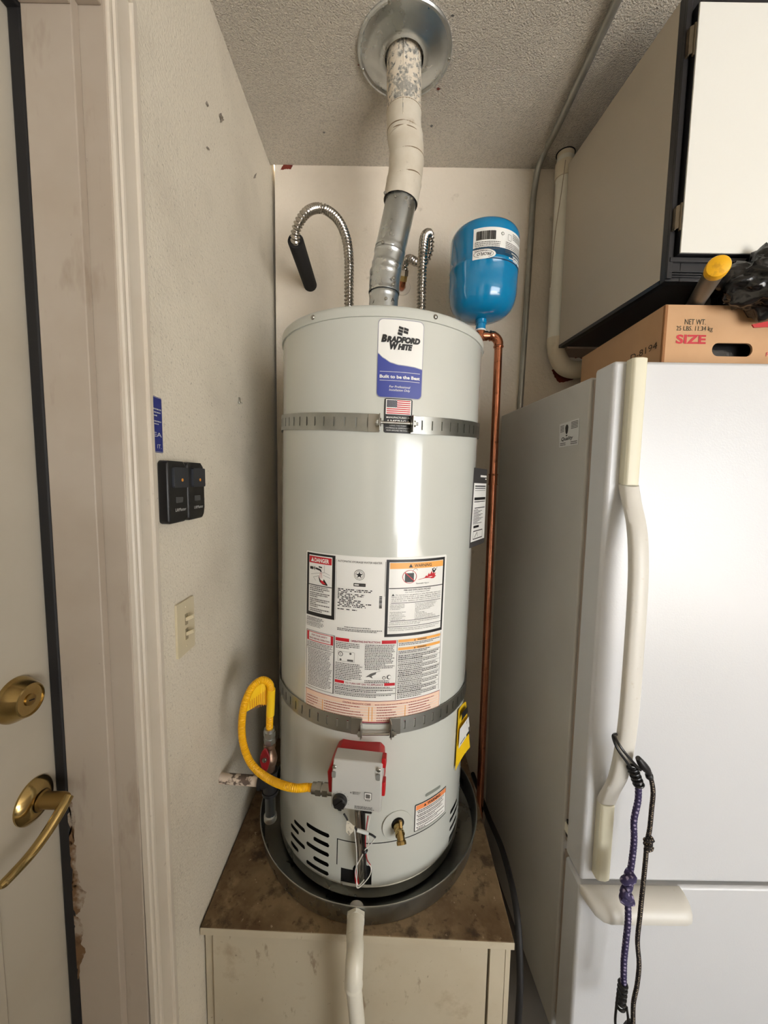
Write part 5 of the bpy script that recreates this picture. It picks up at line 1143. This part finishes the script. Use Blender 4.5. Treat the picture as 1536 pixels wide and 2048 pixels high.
EL = [e0_, e1, at_y(1115, 712, VYB), at_y(1128, 733, VYB), at_y(1146, 740, VYB), at_y(1166, 738, VYB), at_y(1186, 735, VYB)]
P = smooth_path(EL, .004); MB().tube(P, lambda s, t: .0305+.0018*(t < .14 or t > .86), 32).build('elbow', PVCO, pv)
hz_ = at_y(1180, 735.5, VYB); MB().tube([hz_, at_y(1290, 726, VYB)], pr_, 28).build('side_run', PVC, pv)
MB().tube(smooth_path([at_y(1131, 320, VYB-.034), at_y(1124, 375, VYB-.033), at_y(1110, 470, VYB-.031), at_y(1100, 575, VYB-.012)], .005), .0014, 8).build('cable', mat('cable_beige', (170, 156, 136), .6), pv)
cdt = thing('conduit', 'thin grey metal conduit climbing the back wall and bending along the ceiling', 'conduit', at_y(1045, 815, 1.5))
cr = .0105; yb_ = BACKY-cr-.0015; zc2 = CEILZ-cr-.0015
pA = at_y(1066, 402, yb_); pB = at_y(1040, 815, yb_); pBl = pA+(pB-pA)*((pA.z-.3)/(pA.z-pB.z))
q0 = at_z(1235, 0, zc2); q1_ = at_z(1108, 268, zc2); dq = (q0-q1_).normalized()
P = smooth_path([pBl, pB, at_y(1062, 470, yb_), at_y(1066, 405, yb_), at_y(1070, 372, yb_-.006), at_y(1077, 335, yb_-.025), at_y(1090, 302, yb_-.058), q1_, q1_.lerp(q0, .5), q0, q0+dq*2.5], .01)
MB().tube(P, cr, 20).build('conduit_tube', EMTM, cdt)
hs = thing('black_hose', 'black hose hanging in the dark gap between stand and refrigerator', 'hose', (.37, .9, 0))
MB().tube(smooth_path([Vector((.39, BACKY-.004, .30)), Vector((.38, 1.25, .36)), Vector((.372, 1.05, .42)), Vector((.366, .92, .40)), at_y(1040, 1950, .86), at_y(1036, 2048, .85), Vector((.36, .86, .012))], .006), .0085, 12).build('hose_tube', RUB, hs)

# ------------------------------------------------------------------ things on the side wall
WX = wx(1.5)
LM = lambda x: Matrix(((0, 0, 1, x), (1, 0, 0, 0), (0, 1, 0, 0), (0, 0, 0, 1)))   # local x -> world y, y -> z, z -> +x
fnx = lambda d: (lambda a, b: Vector((WX+d, a, b)))
def opener(label, y0, y1):
    t = thing('wall_control', label, 'wall control', (WX, (y0+y1)/2, 1.435), group='garage door wall controls')
    z0, z1 = 1.4345, 1.5565
    m = MB(); m.poly([(y0, z0+.004), (y0+.006, z0), (y1-.014, z0), (y1-.004, z0+.010), (y1, z0+.024), (y1, z1-.022), (y1-.004, z1-.008), (y1-.014, z1), (y0+.006, z1), (y0, z1-.004)], LM(WX), .021); m.build('control_body', BLACK, t, bevel=.004)
    m = MB(); m.poly(rrect(y0+.014, y1-.006, z1-.052, z1-.012, .003), LM(WX+.021), .0045); m.build('push_bar', DKPL, t, bevel=.0015)
    MB().lathe([(.0032, 0), (.0030, .001), (.0002, .0014)], 16, axis_m((WX+.0256, y0+.043, z1-.037), (1, 0, 0))).build('amber_light', AMBER, t)
    m = MB(); m.poly(rrect(y0+.026, y0+.049, z0+.040, z0+.051, .001), LM(WX+.0205), .002); m.build('small_button', mat('button_grey', (74, 74, 74), .5), t)
    k = MB(); put_text(k, 'LiftMaster', fnx(.0216), y0+.022, z0+.023, .0065, width=.040); k.build('lettering', LETW, t)
    return t
opener('black garage door wall control beside the door casing, left of the pair', .7305, .803)
opener('black garage door wall control farther from the door, right of the pair', .805, .8785)
sg = MB().poly(rrect(.7065, .752, 1.571, 1.6745, .003), LM(WX+.0003), .0012).build('blue_sign', NAVY, None); tag(sg, 'narrow blue sign with white letters half hidden behind the door casing', 'sign')
k = MB(); fz = fnx(.0021)
put_text(k, 'PEA', fz, .7105, 1.6005, .0085, width=.0365); put_text(k, 'IT.', fz, .732, 1.579, .008, width=.014); put_words(k, fz, .715, .7495, 1.655, .006, 3, rng, .4, .6); put_words(k, fz, .722, .7495, 1.632, .005, 2, rng, .4, .6); a_ = rrect(.707, .7505, 1.5725, 1.673, .003); put_line(k, fz, a_+[a_[0]], .0006)
k.build('lettering', LETW, sg)
sw = thing('light_switch', 'ivory plate with two toggle switches on the side wall', 'switch', (WX, .807, 1.145))
WX2 = wx(1.2)
MB().poly(rrect(.772, .8425, 1.1455, 1.2615, .003), LM(WX2+.0002), .005).build('switch_plate', IVORY, sw, bevel=.002)
for z_ in (1.2195, 1.187):
    MB().poly(rrect(.802, .8125, z_-.012, z_+.012, .001), LM(WX2+.0052), .0012).build('toggle_slot', mat('slot_shade', (150, 138, 112), .5), sw)
    MB().box(-.0042, .0042, -.004, .004, 0, .018, axis_m((WX2+.005, .8072, z_), (.9, 0, .42), (0, 1, 0))).build('toggle', IVORY, sw, bevel=.001)
for z_ in (1.247, 1.16): MB().lathe([(.0028, 0), (.002, .001), (.0002, .0012)], 12, axis_m((WX2+.0052, .8072, z_), (1, 0, 0))).build('plate_screw', IVORY, sw)
pk = onleft(478, 801)
hk_ = MB(); hk_.box(-.004, .004, -.009, .009, 0, .003, axis_m(pk, (1, 0, 0), (0, 1, 0))); hk_.box(-.003, .003, -.009, -.005, .003, .009, axis_m(pk, (1, 0, 0), (0, 1, 0)))
tag(hk_.build('wall_hook', ZINC, None, bevel=.0008), 'small metal hook on the side wall above the control pair', 'hook')
